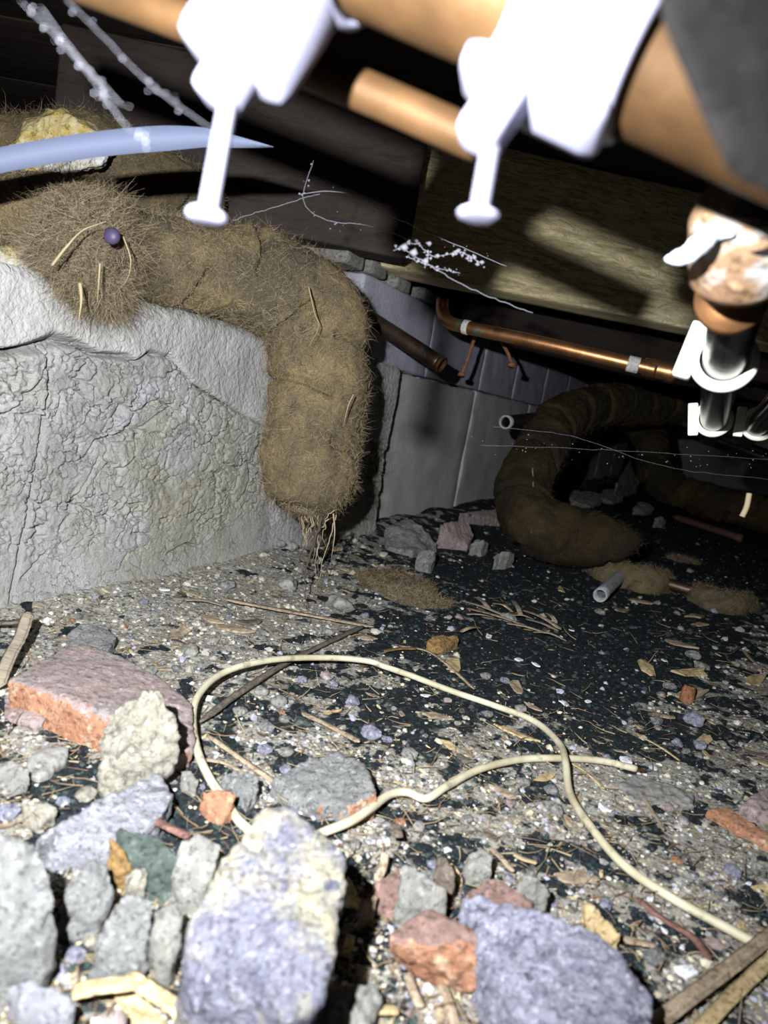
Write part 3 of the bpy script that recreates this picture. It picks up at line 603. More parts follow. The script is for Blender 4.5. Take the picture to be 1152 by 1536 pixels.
# felt scraps on the floor
def tuft(px, py, rx, ry, h, label, seed, m=None):
    c = G(px, py); o = empty('felt_scrap', (c.x, c.y, hz(c)), label=label, category='felt')
    bm = bmesh.new(); bmesh.ops.create_icosphere(bm, subdivisions=5, radius=1); v = np.array([q.co[:] for q in bm.verts]); f = [[q.index for q in k.verts] for k in bm.faces]; bm.free()
    v = v*(1+0.35*fbm(v+seed, 1.6, 3))[:, None]; nrm = v/np.linalg.norm(v, axis=1)[:, None]; v = v*(rx, ry, h); v[:, 2] = np.where(v[:, 2] < 0, v[:, 2]*.3, v[:, 2])
    link('felt_body', new_mesh('felt_body', v, f), m or M['felt'], o)
    wv = v+np.array(o.location); fuzz('felt_fibres', wv, nrm, 1800, o, M['fibre'], .005, .018, .00018, seed, .9, .3, v[:, 2] > 0)
    CLR.append((c.x, c.y, max(rx, ry)*.8, 'felt', label)); return o
tuft(590, 878, .045, .05, .012, 'flat brown felt tuft on the floor right of the dangling roots', 2)
tuft(625, 903, .035, .025, .010, 'smaller brown felt tuft in front of the flat brown one', 6)
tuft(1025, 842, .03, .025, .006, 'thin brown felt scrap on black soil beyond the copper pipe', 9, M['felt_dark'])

# ------------------------------------------------------------------ copper pipes
def pipe_obj(name, label, cat='pipe'): return empty(name, label=label, category=cat)
c1 = pipe_obj('copper_pipe', 'tarnished copper pipe with soldered cap below the yellow lit joist')
pa = [P(664, 448, 1.02), P(664, 466, 1.02), P(672, 482, 1.01), P(700, 491, .99), P(800, 512, .95), P(900, 535, .92), P(985, 555, .90)]
strand('tube', pa, .0088, M['copper'], c1, 90, 24, 0, False)
PS = spline(pa, 90); ki = int(np.argmin([abs(proj(q)[0]-950) for q in PS]))
strand('solder_joint', list(PS[ki-2:ki+3]), .0100, M['solder'], c1, 8, 24, 0, False)
ke = int(np.argmin([abs(proj(q)[0]-700) for q in PS[20:]]))+20
strand('elbow_solder', list(PS[ke-1:ke+2]), .0098, M['solder'], c1, 8, 24, 0, False)
cp = [P(966, 550, .908), P(976, 552, .905), P(1000, 557, .90), P(1012, 560, .898), P(1014, 560.5, .898)]
v, f = tube(spline(cp, 12), [.0112]*8+[.0118, .012, .0118, .009], 28); link('cap', new_mesh('cap', v, f), M['copper'], c1)
v, f = pipe_shell(spline([P(540, 468, .99), P(600, 507, .955), P(662, 547, .93)], 20), .0105, .0092, 28)
o = link('cut_pipe', new_mesh('cut_pipe', v, f), M['old_pipe'], label='short brown cut pipe sticking out right of the big lagging', category='pipe')
e0, e1 = P(658, 544.5, .9315), P(663.5, 548, .9295)
v, f = pipe_shell(np.array([e0, e1]), .0111, .0090, 28); r_ = link('cut_rim', new_mesh('cut_rim', v, f), M['copper_near'], o, label='bright cut rim')
v, f = pipe_shell(spline([P(845, 622, 1.40), P(800, 628, 1.30), P(759, 633, 1.22)], 16), .0108, .0092, 24)
o = link('cut_pipe', new_mesh('cut_pipe', v, f), M['tarnish'], label='dark cut pipe end poking left from the top of the C-shaped lagging', category='pipe')
v, f = pipe_shell(np.array([P(764, 632.5, 1.23), P(757.5, 633.3, 1.217)]), .0113, .0092, 24); link('cut_rim', new_mesh('cut_rim', v, f), M['steel'], o)
v, f = pipe_shell(spline([G(900, 893, .012), G(945, 850, .018)], 12), .0092, .0072, 24)
link('cut_tube', new_mesh('cut_tube', v, f), M['steel'], label='short grey metal tube lying on the floor by the C-shaped lagging', category='pipe')
# dim pipes under the joists at the back right
for i, (a, b_, lb) in enumerate(((P(900, 590, 2.0), P(1180, 690, 1.5), 'dim thin pipe slanting behind the hanging dark pipe'), (P(950, 585, 2.4), P(1180, 640, 2.0), 'dim thin pipe just above the slanting one at the back'))):
    strand('old_pipe', [a, (a+b_)/2, b_], .008, M['old_pipe'], None, 12, 14, 0, False, label=lb, category='pipe')
strand('floor_batten', [G(1010, 775, .012), G(1112, 808, .012)], .011, M['splinter_red'], None, 12, 4, 0, False, label='brown timber strip lying on the floor at the back right', category='timber')
# nails through the wall top
for a, b_, lb in (((712, 505), (693, 560), 'long rusty nail hanging down below the copper pipe'), ((753, 514), (768, 546), 'short rusty nail right of the long one')):
    o = empty('nail', P(*a, 1.14), label=lb, category='nail'); strand('shank', [P(*a, 1.14), P((a[0]+b_[0])/2+1, (a[1]+b_[1])/2, 1.135), P(*b_, 1.13)], .0028, M['rust'], o, 14, 8, 0.002, False)
    strand('head', [P(*b_, 1.131), P(b_[0]-1, b_[1]+4, 1.13)], .006, M['rust'], o, 4, 10, 0, False)

# ------------------------------------------------------------------ near pipes with white clips
NB = [P(40, -305, .170), P(420, -152, .165), P(560, -90, .164), P(800, 13, .161), P(1000, 103, .158), P(1300, 238, .154)]
strand('copper_pipe', NB, .0155, M['copper_near'], None, 80, 48, 0, False, label='thick blurred copper pipe held by both white clips at the top', category='pipe')
strand('copper_pipe', [P(-60, -90, .215), P(200, 3, .209), P(500, 118, .202), P(722, 214, .197)], .0054, M['copper_near'], None, 60, 28, 0, False, label='orange copper pipe crossing behind the white clips', category='pipe')
def clip(name, label, centre, axis, down, r, wd, pin_a, pin_b, fh):
    """saddle band round the pipe, chunky foot below it, drive pin hanging out of the foot"""
    o = empty(name, centre, label=label, category='pipe clip'); a = axis.normalized(); dn = (down-a*down.dot(a)).normalized(); sd = a.cross(dn)
    V, Fc = [], []; n = 56
    for i in range(n+1):                                        # band, open at the top
        th = math.radians(-150+300*i/n); u = dn*math.cos(th)+sd*math.sin(th)
        for rr, w2 in ((r, -wd/2), (r, wd/2), (r+.0022, wd/2*.92), (r+.0022, -wd/2*.92)): V.append(u*rr+a*w2)
    for i in range(n):
        for j in range(4): k = (j+1) % 4; Fc.append((i*4+j, i*4+k, i*4+4+k, i*4+4+j))
    Fc += [(3, 2, 1, 0), tuple(n*4+j for j in range(4))]
    link('band', new_mesh('band', V, Fc), M['plastic'], o)
    f0 = centre+dn*(r+fh*.5-.002); up_ = (pin_a-pin_b).normalized()
    rough_box('foot', f0, (wd*.98, .016, fh), M['plastic'], o, (a, sd, dn), min(.0042, fh*.45), 0)
    rough_box('pin_boss', pin_a+up_*.007, (.0095, .0100, .018), M['plastic'], o, (a, sd, dn), .0025, 0)
    pd = (pin_b-pin_a)
    L = pd.length; t = [0, .9, .93, .955, .985, 1.0]; rr = [.0021, .0021, .0040, .0046, .0043, .0028]
    v, f = tube(np.array([pin_a-pd*.12+pd*x*1.12 for x in t])-np.array(centre), rr, 24); link('drive_pin', new_mesh('drive_pin', v, f), M['plastic'], o)
    return o
ax1 = Vector(NB[2])-Vector(NB[1])
z1 = .178
def clip_at(px, py, d, label, pa_, pb_, wd, fs, r=.0158):
    c = P(px, py, d); return clip('pipe_clip', label, c, P(px+100, py+43, d-.004)-c, P(pa_[0], pa_[1]+0, d)-c, r, wd, P(*pa_, d-.004), P(*pb_, d-.004), fs)
# centres lie on the thick pipe
clip_at(486, -120, .165, 'white plastic pipe clip with a hanging drive pin, left of the two', (343, 150), (309, 333), .0270, .0265)
clip_at(872, 43, .160, 'white plastic pipe clip with a hanging drive pin, right of the two', (737, 215), (717, 328), .036, .009)
# plastic strip across upper left
n = 40; V, Fc = [], []
for i in range(n+1):
    t = i/n; x = -60+470*t; yc = 252-46*math.sin(min(t, .78)/.78*math.pi/2)+max(0, t-.78)*66; hw = 19*(1-max(0, (t-.62)/.38)**1.6)+.6; dd = .40+.03*t
    for s_, o_ in ((-1, 0), (1, .004)): 
        for th_ in (0, .0006): V.append(P(x, yc+s_*hw, dd+o_+th_))
for i in range(n):
    a = i*4; Fc += [(a, a+2, a+6, a+4), (a+1, a+5, a+7, a+3), (a, a+4, a+5, a+1), (a+2, a+3, a+7, a+6)]
link('plastic_strip', new_mesh('plastic_strip', V, Fc), M['strip'], label='blurred blue-white plastic strip tapering to the right at upper left', category='strip')
hull3('pipe_shade_board', [P(x, y, d) for d in (.105, .125) for x, y in ((975, -160), (994, 35), (1095, 258), (1170, 300), (1330, 330), (1330, -160))], M['shade_black'], .0012, .0004, .0002, 4, label='added black board standing in for shade on the thick copper pipe, top right corner', category='timber')  # black board added before the pipe in place of the shade on it
# dark hanging pipe run at right with its fitting
d1 = pipe_obj('hanging_pipe', 'dark tarnished pipe with a corroded copper fitting, running back at right')
strand('tube', [P(1150, 330, .215), P(1118, 420, .265), P(1086, 545, .36), P(1070, 632, .60), P(1064, 655, .8)], .0100, M['tarnish'], d1, 60, 32, 0, False)
v, f = tube(np.array([P(1128, 305, .222), P(1120, 330, .226), P(1112, 385, .235), P(1106, 420, .240), P(1104, 432, .242)]), [.0155, .0168, .0160, .0148, .012], 40); link('fitting', new_mesh('fitting', v, f), M['fitting'], d1, label='corroded copper fitting')
th = np.linspace(-2.6, .4, 26)
v, f = tube(spline([P(1000, 388, .22), P(1025, 384, .216), P(1050, 366, .214), P(1070, 348, .214), P(1100, 350, .213)], 30), np.interp(np.linspace(0, 1, 30), [0, .15, .5, .85, 1], [.001, .0022, .0032, .0024, .001])*(1), 14)
v = v+np.column_stack([noise(v*500), noise(v*500+9), noise(v*500+5)])*.0006; link('oxide_crust', new_mesh('oxide_crust', v, f), M['oxide'], d1, label='white corrosion crust')
strand('joint_ring', [P(1098, 446, .262), P(1096, 452, .266)], .0125, M['copper'], d1, 5, 32, 0, False)
hull3('oxide_spot', [P(x, y, dd) for dd in (.262, .268) for x, y in ((1088, 440), (1106, 440), (1122, 455), (1112, 470), (1092, 462))], M['oxide'], .0006, .0006, .0002, 2, parent=d1)
def ring_clip(label, c, axis, r, left):
    o = empty('pipe_clip', c, label=label, category='pipe clip'); a = axis.normalized(); l = (left-a*left.dot(a)).normalized(); s_ = a.cross(l); V, Fc = [], []; n = 64
    h = r*.75
    prof = [(r, -h/2), (r*1.12, -h/2), (r*1.38, -h*.34), (r*1.42, 0), (r*1.38, h*.34), (r*1.12, h/2), (r, h/2)]
    for i in range(n):
        t = 2*math.pi*i/n; u = l*math.cos(t)+s_*math.sin(t); V += [u*q[0]+a*q[1] for q in prof]
    k = len(prof)
    for i in range(n):
        j = (i+1) % n
        for q in range(k): w_ = (q+1) % k; Fc.append((i*k+q, i*k+w_, j*k+w_, j*k+q))
    link('ring', new_mesh('ring', V, Fc), M['plastic_cream'], o)
    pl = c+l*r*1.42; rough_box('back_plate', pl, (r*.75, r*2.5, h*1.0), M['plastic_cream'], o, (l, s_, a), r*.13, 0); return o
ring_clip('cream plastic clip round the dark hanging pipe beside the copper cap', P(1086, 540, .357), P(1070, 632, .60)-P(1118, 420, .265), .0112, P(1020, 528, .357)-P(1086, 540, .357)+Up*.004)
ring_clip('small white clip at the far end of the dark hanging pipe', P(1070, 628, .585), P(1068, 655, .8)-P(1086, 545, .36), .0105, P(1040, 628, .585)-P(1070, 628, .585))
e1_ = strand('dark_pipe', [P(1200, 560, .46), P(1165, 605, .52), P(1134, 640, .60), P(1118, 660, .8)], .009, M['tarnish'], None, 30, 24, 0, False, label='second dark pipe at the right edge behind the hanging pipe', category='pipe')
ring_clip('small white clip on the second dark pipe at the right edge', P(1138, 636, .595), P(1118, 660, .8)-P(1165, 605, .52), .0098, P(1100, 630, .595)-P(1138, 636, .595))

# ------------------------------------------------------------------ cable
def cz(x, y, z=.0035): p = G(x, y, z); return (p.x, p.y, hz(p)+z)
cab = [cz(1230, 1462, .006), cz(1152, 1425, .006), cz(1080, 1385, .006), cz(1000, 1345, .006), cz(930, 1295, .006), cz(880, 1235, .006), cz(855, 1185, .007), cz(848, 1140, .010), cz(838, 1112, .008), cz(800, 1080, .005), cz(740, 1055, .005), cz(680, 1035, .006), cz(610, 1010, .008), cz(575, 998, .009), cz(552, 990, .010), cz(500, 986, .012),
       cz(430, 988, .013), cz(370, 998, .014), cz(325, 1014, .014), cz(297, 1045, .012), cz(289, 1080, .010), cz(296, 1130, .008), cz(315, 1175, .005), cz(338, 1208, .003), cz(362, 1238, .003), cz(400, 1262, .002), cz(450, 1264, .003), cz(485, 1249, .005), cz(525, 1234, .008), cz(556, 1212, .009), cz(585, 1191, .007), cz(612, 1187, .006), cz(640, 1196, .004), cz(672, 1178, .005), cz(720, 1154, .005), cz(780, 1140, .004), cz(850, 1138, .0035), cz(905, 1142, .004), cz(955, 1154, .004)]
cb = empty('cable', Vector(cab[7]), label='long cream sheathed cable looping over the rubble and crossing itself', category='cable')
p = spline(cab, 420); p = p+np.column_stack([noise(p*25), noise(p*25+7), 0*p[:, 0]])*.0006
v, f = tube(p, .0023, 16); link('sheath', new_mesh('sheath', v-np.array(cb.location), f), M['cable'], cb)
strand('bare_end', [cz(953, 1154, .004), cz(968, 1157, .004)], .0013, M['copper_near'], cb, 6, 8, 0, False, label='frayed bare end')
CABP = p[::4, :2]

# ------------------------------------------------------------------ larger stones and brick pieces
def stone(label, pts, m, **k):
    cat = k.pop('cat', 'stone'); nm = k.pop('name', 'stone'); return hull(nm, pts, m, label=label, category=cat, **k)
# broken brick at left: weathered top, raw orange broken face (two materials by facing)
BT = [(12, 1020, .023), (98, 968, .022), (132, 966, .022), (185, 984, .021), (240, 1015, .020), (290, 1056, .018), (290, 1120, .014), (262, 1138, .013), (168, 1072, .022), (80, 1034, .024)]
br = hull('brick_piece', BT, M['brick_pink'], vox=.0016, amp=.0012, hf=.0007, seed=4, smooth=1, basegrow=.98, label='large broken brick with dusty pink top and orange broken edge at left', category='brick')
def raw_faces(o, m, direction, thr=0.45):
    me = o.data; me.materials.append(m); n = np.empty(len(me.polygons)*3, np.float32); me.polygons.foreach_get('normal', n); n = n.reshape(-1, 3)
    k = (n@np.array(direction) > thr) & (n[:, 2] < 0.6); me.polygons.foreach_set('material_index', k.astype(np.int32)); me.update()
raw_faces(br, M['brick_orange'], Vector((-.1, -1, 0)).normalized(), .5)
stone('small flat pink brick flake under the front left corner of the large brick', [(5, 1040, .008), (30, 1040, .010), (70, 1075, .010), (50, 1090, .006), (5, 1068, .006)], M['brick_pink'], cat='brick', name='brick_flake', vox=.0012)
stone('knobbly cream mortar lump leaning on the large brick', [(215, 1036, .055), (240, 1040, .054), (262, 1070, .045), (268, 1105, .034), (262, 1130, .022), (240, 1160, .014), (180, 1182, .008), (158, 1165, .012), (150, 1110, .030), (160, 1075, .044), (185, 1055, .050)], M['st_cream'], vox=.0011, amp=.0035, hf=.0012, fl=60, seed=3, basegrow=.8, cat='mortar', name='mortar_lump')
stone('flat lilac-grey slab in front of the cream mortar lump', [(50, 1258, .014), (150, 1198, .018), (238, 1156, .020), (262, 1186, .018), (246, 1222, .015), (195, 1268, .012), (120, 1275, .010), (65, 1270, .011)], M['slab'], vox=.0014, amp=.0014, name='stone_slab', cat='slab')
stone('dark green flat stone with a cream edge beside the lilac slab', [(178, 1240, .020), (235, 1250, .022), (274, 1290, .018), (262, 1322, .012), (215, 1302, .013), (185, 1285, .014)], M['st_green'], vox=.0012, amp=.0014)
stone('large grey stone cut by the left edge of the frame', [(-70, 1262, .046), (-10, 1250, .050), (40, 1258, .050), (74, 1285, .046), (96, 1345, .036), (66, 1392, .030), (24, 1436, .016), (-60, 1430, .02)], M['st_grey'], vox=.0016, amp=.0030, basegrow=.9, seed=1)
stone('biggest stone in front, lilac slag caked with cream mortar', [(396, 1213, .062), (430, 1208, .064), (470, 1235, .062), (518, 1285, .058), (520, 1330, .056), (505, 1420, .050), (480, 1500, .044), (440, 1530, .038), (350, 1535, .030), (285, 1500, .032), (272, 1430, .040), (276, 1385, .045), (325, 1290, .056), (352, 1262, .060)], M['st_big'], vox=.0014, amp=.0026, hf=.0013, basegrow=.86, seed=2, fh=190)
stone('jagged lilac-grey stone cut by the bottom edge at right', [(690, 1338, .028), (722, 1338, .032), (800, 1368, .036), (890, 1394, .038), (935, 1432, .036), (976, 1482, .030), (980, 1560, .026), (900, 1600, .024), (800, 1590, .022), (752, 1490, .022), (722, 1405, .024)], M['st_lilac'], vox=.0014, amp=.0022, hf=.0014, basegrow=.9, seed=5, fh=190)
b2 = stone('chunky orange brick fragment between the two big stones', [(580, 1402, .024), (628, 1370, .026), (645, 1366, .026), (675, 1384, .027), (728, 1404, .026), (726, 1420, .024), (590, 1418, .023)], M['brick_red'], cat='brick', name='brick_piece', vox=.0012, amp=.0010,
    base=[(590, 1432, .004), (640, 1470, .004), (720, 1492, .003), (733, 1455, .0), (728, 1420, .0), (640, 1400, 0), (585, 1420, .0), (640, 1480, -.004), (715, 1498, -.004)])
raw_faces(b2, M['brick_orange'], Vector((-.1, -1, .3)).normalized(), .35)
stone('concrete shard with a pinkish broken tip, middle of the floor', [(408, 1166, .010), (455, 1140, .014), (508, 1126, .018), (545, 1146, .018), (567, 1188, .016), (530, 1206, .012), (478, 1210, .008), (425, 1190, .007)], M['st_grey'], vox=.0013, amp=.0014, seed=6)
raw_faces(bpy.data.objects[[o.name for o in bpy.data.objects if str(o.get('label', '')).startswith('concrete shard')][0]], M['brick_orange'], Vector((1, -.5, 0)).normalized(), .6)
stone('pale angular stone behind the orange brick fragment', [(603, 1296, .020), (622, 1297, .022), (672, 1335, .018), (668, 1352, .014), (645, 1350, .012), (625, 1364, .010), (600, 1352, .012)], M['st_pale'], vox=.0010, amp=.0012, seed=7)
stone('flat brown stone left of the pale angular stone', [(560, 1325, .010), (602, 1294, .014), (604, 1340, .012), (572, 1348, .008), (556, 1340, .008)], M['brick_red'], vox=.0010, amp=.0010, seed=8)
stone('dark slate sliver right of the pale angular stone', [(655, 1290, .018), (668, 1285, .020), (684, 1310, .016), (682, 1332, .010), (660, 1320, .010)], M['splinter_dark'], vox=.0009, amp=.0008, seed=9)
stone('dusty red-brown flat stone behind the jagged stone at right', [(690, 1348, .010), (722, 1318, .014), (760, 1320, .016), (800, 1352, .014), (782, 1372, .010), (720, 1362, .008)], M['brick_red'], vox=.0012, amp=.0012, seed=10, cat='stone')
stone('cream-grey rounded stone behind the jagged stone at right', [(778, 1320, .020), (795, 1306, .024), (820, 1318, .022), (825, 1345, .014), (810, 1364, .008), (785, 1358, .008), (773, 1338, .014)], M['st_pale'], vox=.0010, amp=.0018, seed=11, basegrow=.85)
stone('whitish stone with straw beside it above the slate sliver', [(700, 1278, .010), (722, 1270, .014), (738, 1282, .014), (736, 1312, .008), (705, 1308, .006)], M['st_pale'], vox=.0010, amp=.0016, seed=12)
stone('small triangular orange brick chip touching the cable', [(304, 1188, .012), (328, 1182, .014), (354, 1190, .014), (350, 1208, .010), (332, 1228, .006), (314, 1212, .008)], M['brick_orange'], cat='brick', name='brick_chip', vox=.0009, amp=.0008)
stone('grey-green stone beside the triangular brick chip', [(332, 1162, .012), (360, 1154, .014), (388, 1162, .014), (390, 1182, .010), (372, 1208, .006), (355, 1190, .006), (340, 1178, .008)], M['st_green'] if 0 else M['st_grey'], vox=.0010, amp=.0014, seed=13)
stone('small olive-grey stone between the cream lump and the cable', [(272, 1156, .010), (288, 1152, .012), (298, 1172, .010), (292, 1184, .006), (274, 1176, .006)], M['st_pale'], vox=.0009, amp=.0008, seed=14)
stone('crumbly grey stone right of the grey stone at the left edge', [(98, 1330, .020), (130, 1290, .024), (165, 1292, .022), (170, 1330, .016), (150, 1372, .010), (100, 1374, .010)], M['st_grey'], vox=.0012, amp=.003, hf=.0016, seed=15)
stone('crumbly dark-speckled stone below the dark green flat stone', [(170, 1345, .024), (200, 1330, .026), (236, 1360, .024), (226, 1400, .018), (222, 1445, .010), (170, 1460, .010), (140, 1430, .012), (150, 1380, .018)], M['st_grey'], vox=.0012, amp=.003, hf=.0016, seed=16)
stone('pale pitted stone against the left side of the biggest stone', [(228, 1365, .024), (262, 1352, .024), (275, 1380, .022), (262, 1430, .014), (248, 1455, .010), (225, 1420, .012)], M['st_pale'], vox=.0012, amp=.003, hf=.0014, seed=17, basegrow=.8)
stone('pale grey stone tucked behind the left shoulder of the biggest stone', [(270, 1262, .024), (300, 1246, .026), (338, 1262, .026), (325, 1300, .020), (300, 1345, .010), (268, 1340, .010), (262, 1310, .014)], M['st_pale'], vox=.0012, amp=.0028, seed=18, basegrow=.85)
stone('cream stone directly under the bark leaf', [(183, 1315, .014), (200, 1296, .016), (222, 1302, .014), (224, 1328, .008), (192, 1334, .006)], M['st_cream'], vox=.0010, amp=.0016, seed=19)
stone('smooth olive-grey cobble at the bottom left corner', [(10, 1475, .014), (50, 1466, .018), (100, 1482, .018), (118, 1505, .014), (95, 1530, .010), (40, 1528, .008), (12, 1505, .008)], M['st_round'] if 0 else M['slab'], vox=.0012, amp=.001, hf=.0003, smooth=4, seed=20, name='cobble')
stone('pale flat stone half hidden in front of the biggest stone', [(420, 1530, .008), (500, 1480, .012), (565, 1470, .012), (572, 1500, .008), (540, 1560, .006), (430, 1590, .006)], M['st_pale'], vox=.0014, amp=.0018, seed=21)
stone('pink brick chip at the bottom edge near the straw', [(140, 1525, .010), (180, 1508, .014), (192, 1520, .010), (180, 1560, .006), (145, 1560, .006)], M['brick_pink'], cat='brick', name='brick_chip', vox=.0011, amp=.0008)
stone('grey round-topped stone at the bottom left of the biggest stone', [(330, 1520, .014), (360, 1508, .018), (390, 1520, .014), (392, 1560, .01), (335, 1565, .01)], M['st_grey'], vox=.0012, amp=.0014, seed=22)
stone('cream pebble cluster stone at the left edge above the flat lilac slab', [(-10, 1150, .010), (20, 1138, .014), (47, 1155, .012), (44, 1172, .008), (0, 1182, .006)], M['st_pale'], vox=.0010, amp=.0016, seed=23)
stone('dark brown-grey flat slab above the lilac slab at left', [(40, 1140, .008), (75, 1118, .010), (104, 1120, .010), (100, 1140, .006), (60, 1168, .004), (45, 1165, .004)], M['st_round'], vox=.0010, amp=.0008, seed=24, name='stone_slab', cat='slab')
stone('knobbly cream bit beside the lilac slab at left', [(35, 1205, .010), (70, 1200, .012), (88, 1212, .010), (60, 1236, .006), (35, 1230, .005)], M['st_cream'], vox=.0010, amp=.0020, seed=25)
stone('weathered grey clod just behind the large broken brick', [(98, 952, .014), (120, 935, .018), (160, 935, .018), (175, 955, .014), (160, 975, .010), (110, 975, .008)], M['st_grey'], vox=.0014, amp=.003, seed=26)
stone('rough orange-pink brick strip half sunk in the soil at the right edge', [(1060, 1212, .006), (1090, 1208, .008), (1150, 1245, .008), (1190, 1280, .006), (1160, 1275, .003), (1100, 1240, .003)], M['brick_orange'], cat='brick', name='brick_piece', vox=.0013, amp=.0016, seed=27)
stone('dusty pink-grey slab at the right edge above the brick strip', [(1110, 1205, .010), (1150, 1178, .014), (1210, 1190, .014), (1220, 1240, .008), (1150, 1230, .006)], M['brick_pink'], name='stone_slab', cat='slab', vox=.0014, amp=.0016, seed=28)
stone('thin flat grey plate past the bare end of the cable', [(925, 1172, .003), (960, 1160, .004), (1040, 1190, .004), (1042, 1208, .003), (1010, 1210, .002), (950, 1200, .002)], M['st_round'], name='stone_plate', cat='slab', vox=.0011, amp=.0007, seed=29)
# rubble at the foot of the rear wall
stone('pale grey rubble heap stone at the foot of the rear wall', [(575, 800, .02), (608, 772, .045), (632, 790, .035), (658, 815, .015), (620, 828, .01), (585, 820, .01)], M['st_grey'], vox=.0025, amp=.006, seed=30)
stone('pink brick lump right of the rubble at the rear wall', [(658, 785, .040), (700, 778, .045), (712, 800, .025), (700, 818, .010), (672, 805, .02)], M['brick_pink'], cat='brick', name='brick_piece', vox=.0022, amp=.003, seed=31)
stone('long thin pink brick sliver against the foot of the rear wall', [(690, 768, .028), (750, 762, .034), (752, 778, .018), (692, 776, .018)], M['brick_pink'], cat='brick', name='brick_piece', vox=.0022, amp=.001, seed=32)
for i, (x, y, r_, lb) in enumerate([(640, 835, 16, 'small grey stone left of the C-shaped lagging rubble'), (718, 816, 14, 'white stone below the pink brick lump'), (755, 835, 18, 'knobbly white stone in front of the C-shaped lagging'), (880, 750, 24, 'dim pale stone behind the C-shaped lagging'), (915, 745, 20, 'dim pale stone second behind the C-shaped lagging'), (860, 742, 14, 'dim small stone nearest the inner curve of the lagging'), (965, 762, 16, 'dim stone right of the dim pale pair'), (990, 780, 10, 'dim little stone left of the brown timber strip')]):
    rx = [(x-r_, y, .02), (x-r_*.3, y-r_*.6, .03), (x+r_*.6, y-r_*.5, .03), (x+r_, y, .018), (x+r_*.2, y+r_*.4, .01)]
    stone(lb, rx, M['st_pale'] if i != 0 else M['st_grey'], vox=.0025, amp=.004, seed=40+i, basegrow=.9)
stone('white wedge of stone at the dim back right', [(925, 725, .06), (945, 690, .12), (958, 722, .05), (945, 735, .02)], M['st_pale'], vox=.004, amp=.004, seed=50)
# rusty tube end and bark lumps
cpx = G(1030, 1048); o = empty('rusty_cap', (cpx.x, cpx.y, hz(cpx)), label='small upright rusty cap with orange top on the black soil', category='cap')
v, f = tube(np.array([(0, 0, -.003), (0, 0, .003), (0, 0, .011), (.0006, 0, .0135)]), [.0065, .0062, .0058, .0050], 28); nn = fbm(v+3, 200, 3); v = v+np.column_stack([nn, nn, nn*0])*.0008; link('cap_body', new_mesh('cap_body', v, f), M['rust'], o)
v, f = tube(np.array([(.0006, 0, .0130), (.0006, 0, .0142)]), [.0046, .0042], 24); link('cap_top', new_mesh('cap_top', v, f), M['bark'], o); CLR.append((cpx.x, cpx.y, .007, 'cap', ''))
stone('curled orange-brown bark lump right of the cable top', [(640, 962, .008), (655, 952, .012), (688, 952, .012), (690, 960, .008), (665, 974, .004), (648, 972, .004)], M['bark'], name='bark_piece', cat='bark', vox=.0009, amp=.0016, hf=.001, seed=51)
stone('upright orange-brown bark leaf among the front left stones', [(164, 1256, .024), (178, 1262, .024), (192, 1285, .018), (200, 1312, .008), (184, 1314, .008), (170, 1290, .016)], M['bark'], name='bark_piece', cat='bark', vox=.0007, amp=.0006, seed=52)
stone('frayed tan bark chip behind the jagged stone at right', [(876, 1352, .010), (890, 1355, .012), (915, 1390, .012), (930, 1412, .008), (905, 1408, .006), (878, 1385, .006)], M['splinter_tan'], name='bark_piece', cat='bark', vox=.0009, amp=.0018, hf=.0012, seed=53)
stone('flat wood chip right of the biggest stone', [(540, 1348, .014), (572, 1334, .016), (560, 1352, .010), (538, 1376, .006)], M['splinter'], name='wood_chip', cat='wood chip', vox=.0009, amp=.0005, seed=54)
# ------------------------------------------------------------------ sticks, reeds, splinters
def stick(label, pts, wd, m, th=.35, name='stick', cat='stick', z=.004, seed=0, n=60, split=None):
    q = [cz(x, y, zz) for x, y, zz in [(a[0], a[1], a[2] if len(a) > 2 else z) for a in pts]]; p = spline(q, n); rr = wd/2*np.clip(np.minimum(np.linspace(0, 1, n)*14, (1-np.linspace(0, 1, n))*14)+.3, .3, 1)*(1+.12*fbm(p+seed, 60, 2))
    v, f = tube(p, rr, 22, squash=th); sg = np.tile(1+.22*np.random.RandomState(seed+len(STK)).uniform(-1, 1, 22), n)[:, None]; cc = np.repeat(p, 22, 0); v = cc+(v-cc)*sg; v = v+np.column_stack([fbm(v*(1, 1, 1)+seed, 350, 2)]*3)*wd*.05
    o = link(name, new_mesh(name, v, f), m, label=label, category=cat); c = Vector(v.mean(0)); 
    co_ = (v-np.array(c)); o.data.vertices.foreach_set('co', co_.astype(np.float32).ravel()); o.location = c
    STK.append(p[:, :2]); return o
STK = []
stick('long flat brown reed lying below the dangling roots', [(338, 902, .010), (400, 912, .008), (480, 926, .006), (562, 938, .004)], .0065, M['splinter'], name='reed')
stick('short grey-brown reed end left of the long brown reed', [(276, 908, .006), (305, 908, .006), (336, 911, .005)], .0055, M['old_wood'], name='reed')
stick('dark weathered strip running under the cable loop', [(300, 1082, .004), (360, 1040, .004), (440, 990, .005), (548, 936, .004)], .0062, M['splinter_dark'], name='wood_strip')
stick('grey weathered twig leaning at the left edge', [(42, 930, .028), (30, 965, .020), (12, 1000, .014), (-5, 1040, .008)], .0075, M['old_wood'], name='twig', seed=2)
stick('brown flake of wood beside the grey weathered twig', [(-20, 950, .010), (10, 948, .012), (38, 942, .014)], .006, M['splinter_dark'], name='wood_chip', cat='wood chip')
stick('upper thick straw crossing the bottom right corner', [(1190, 1375, .010), (1120, 1430, .009), (1040, 1490, .008), (960, 1550, .006)], .0062, M['splinter'], name='straw', cat='straw', seed=4)
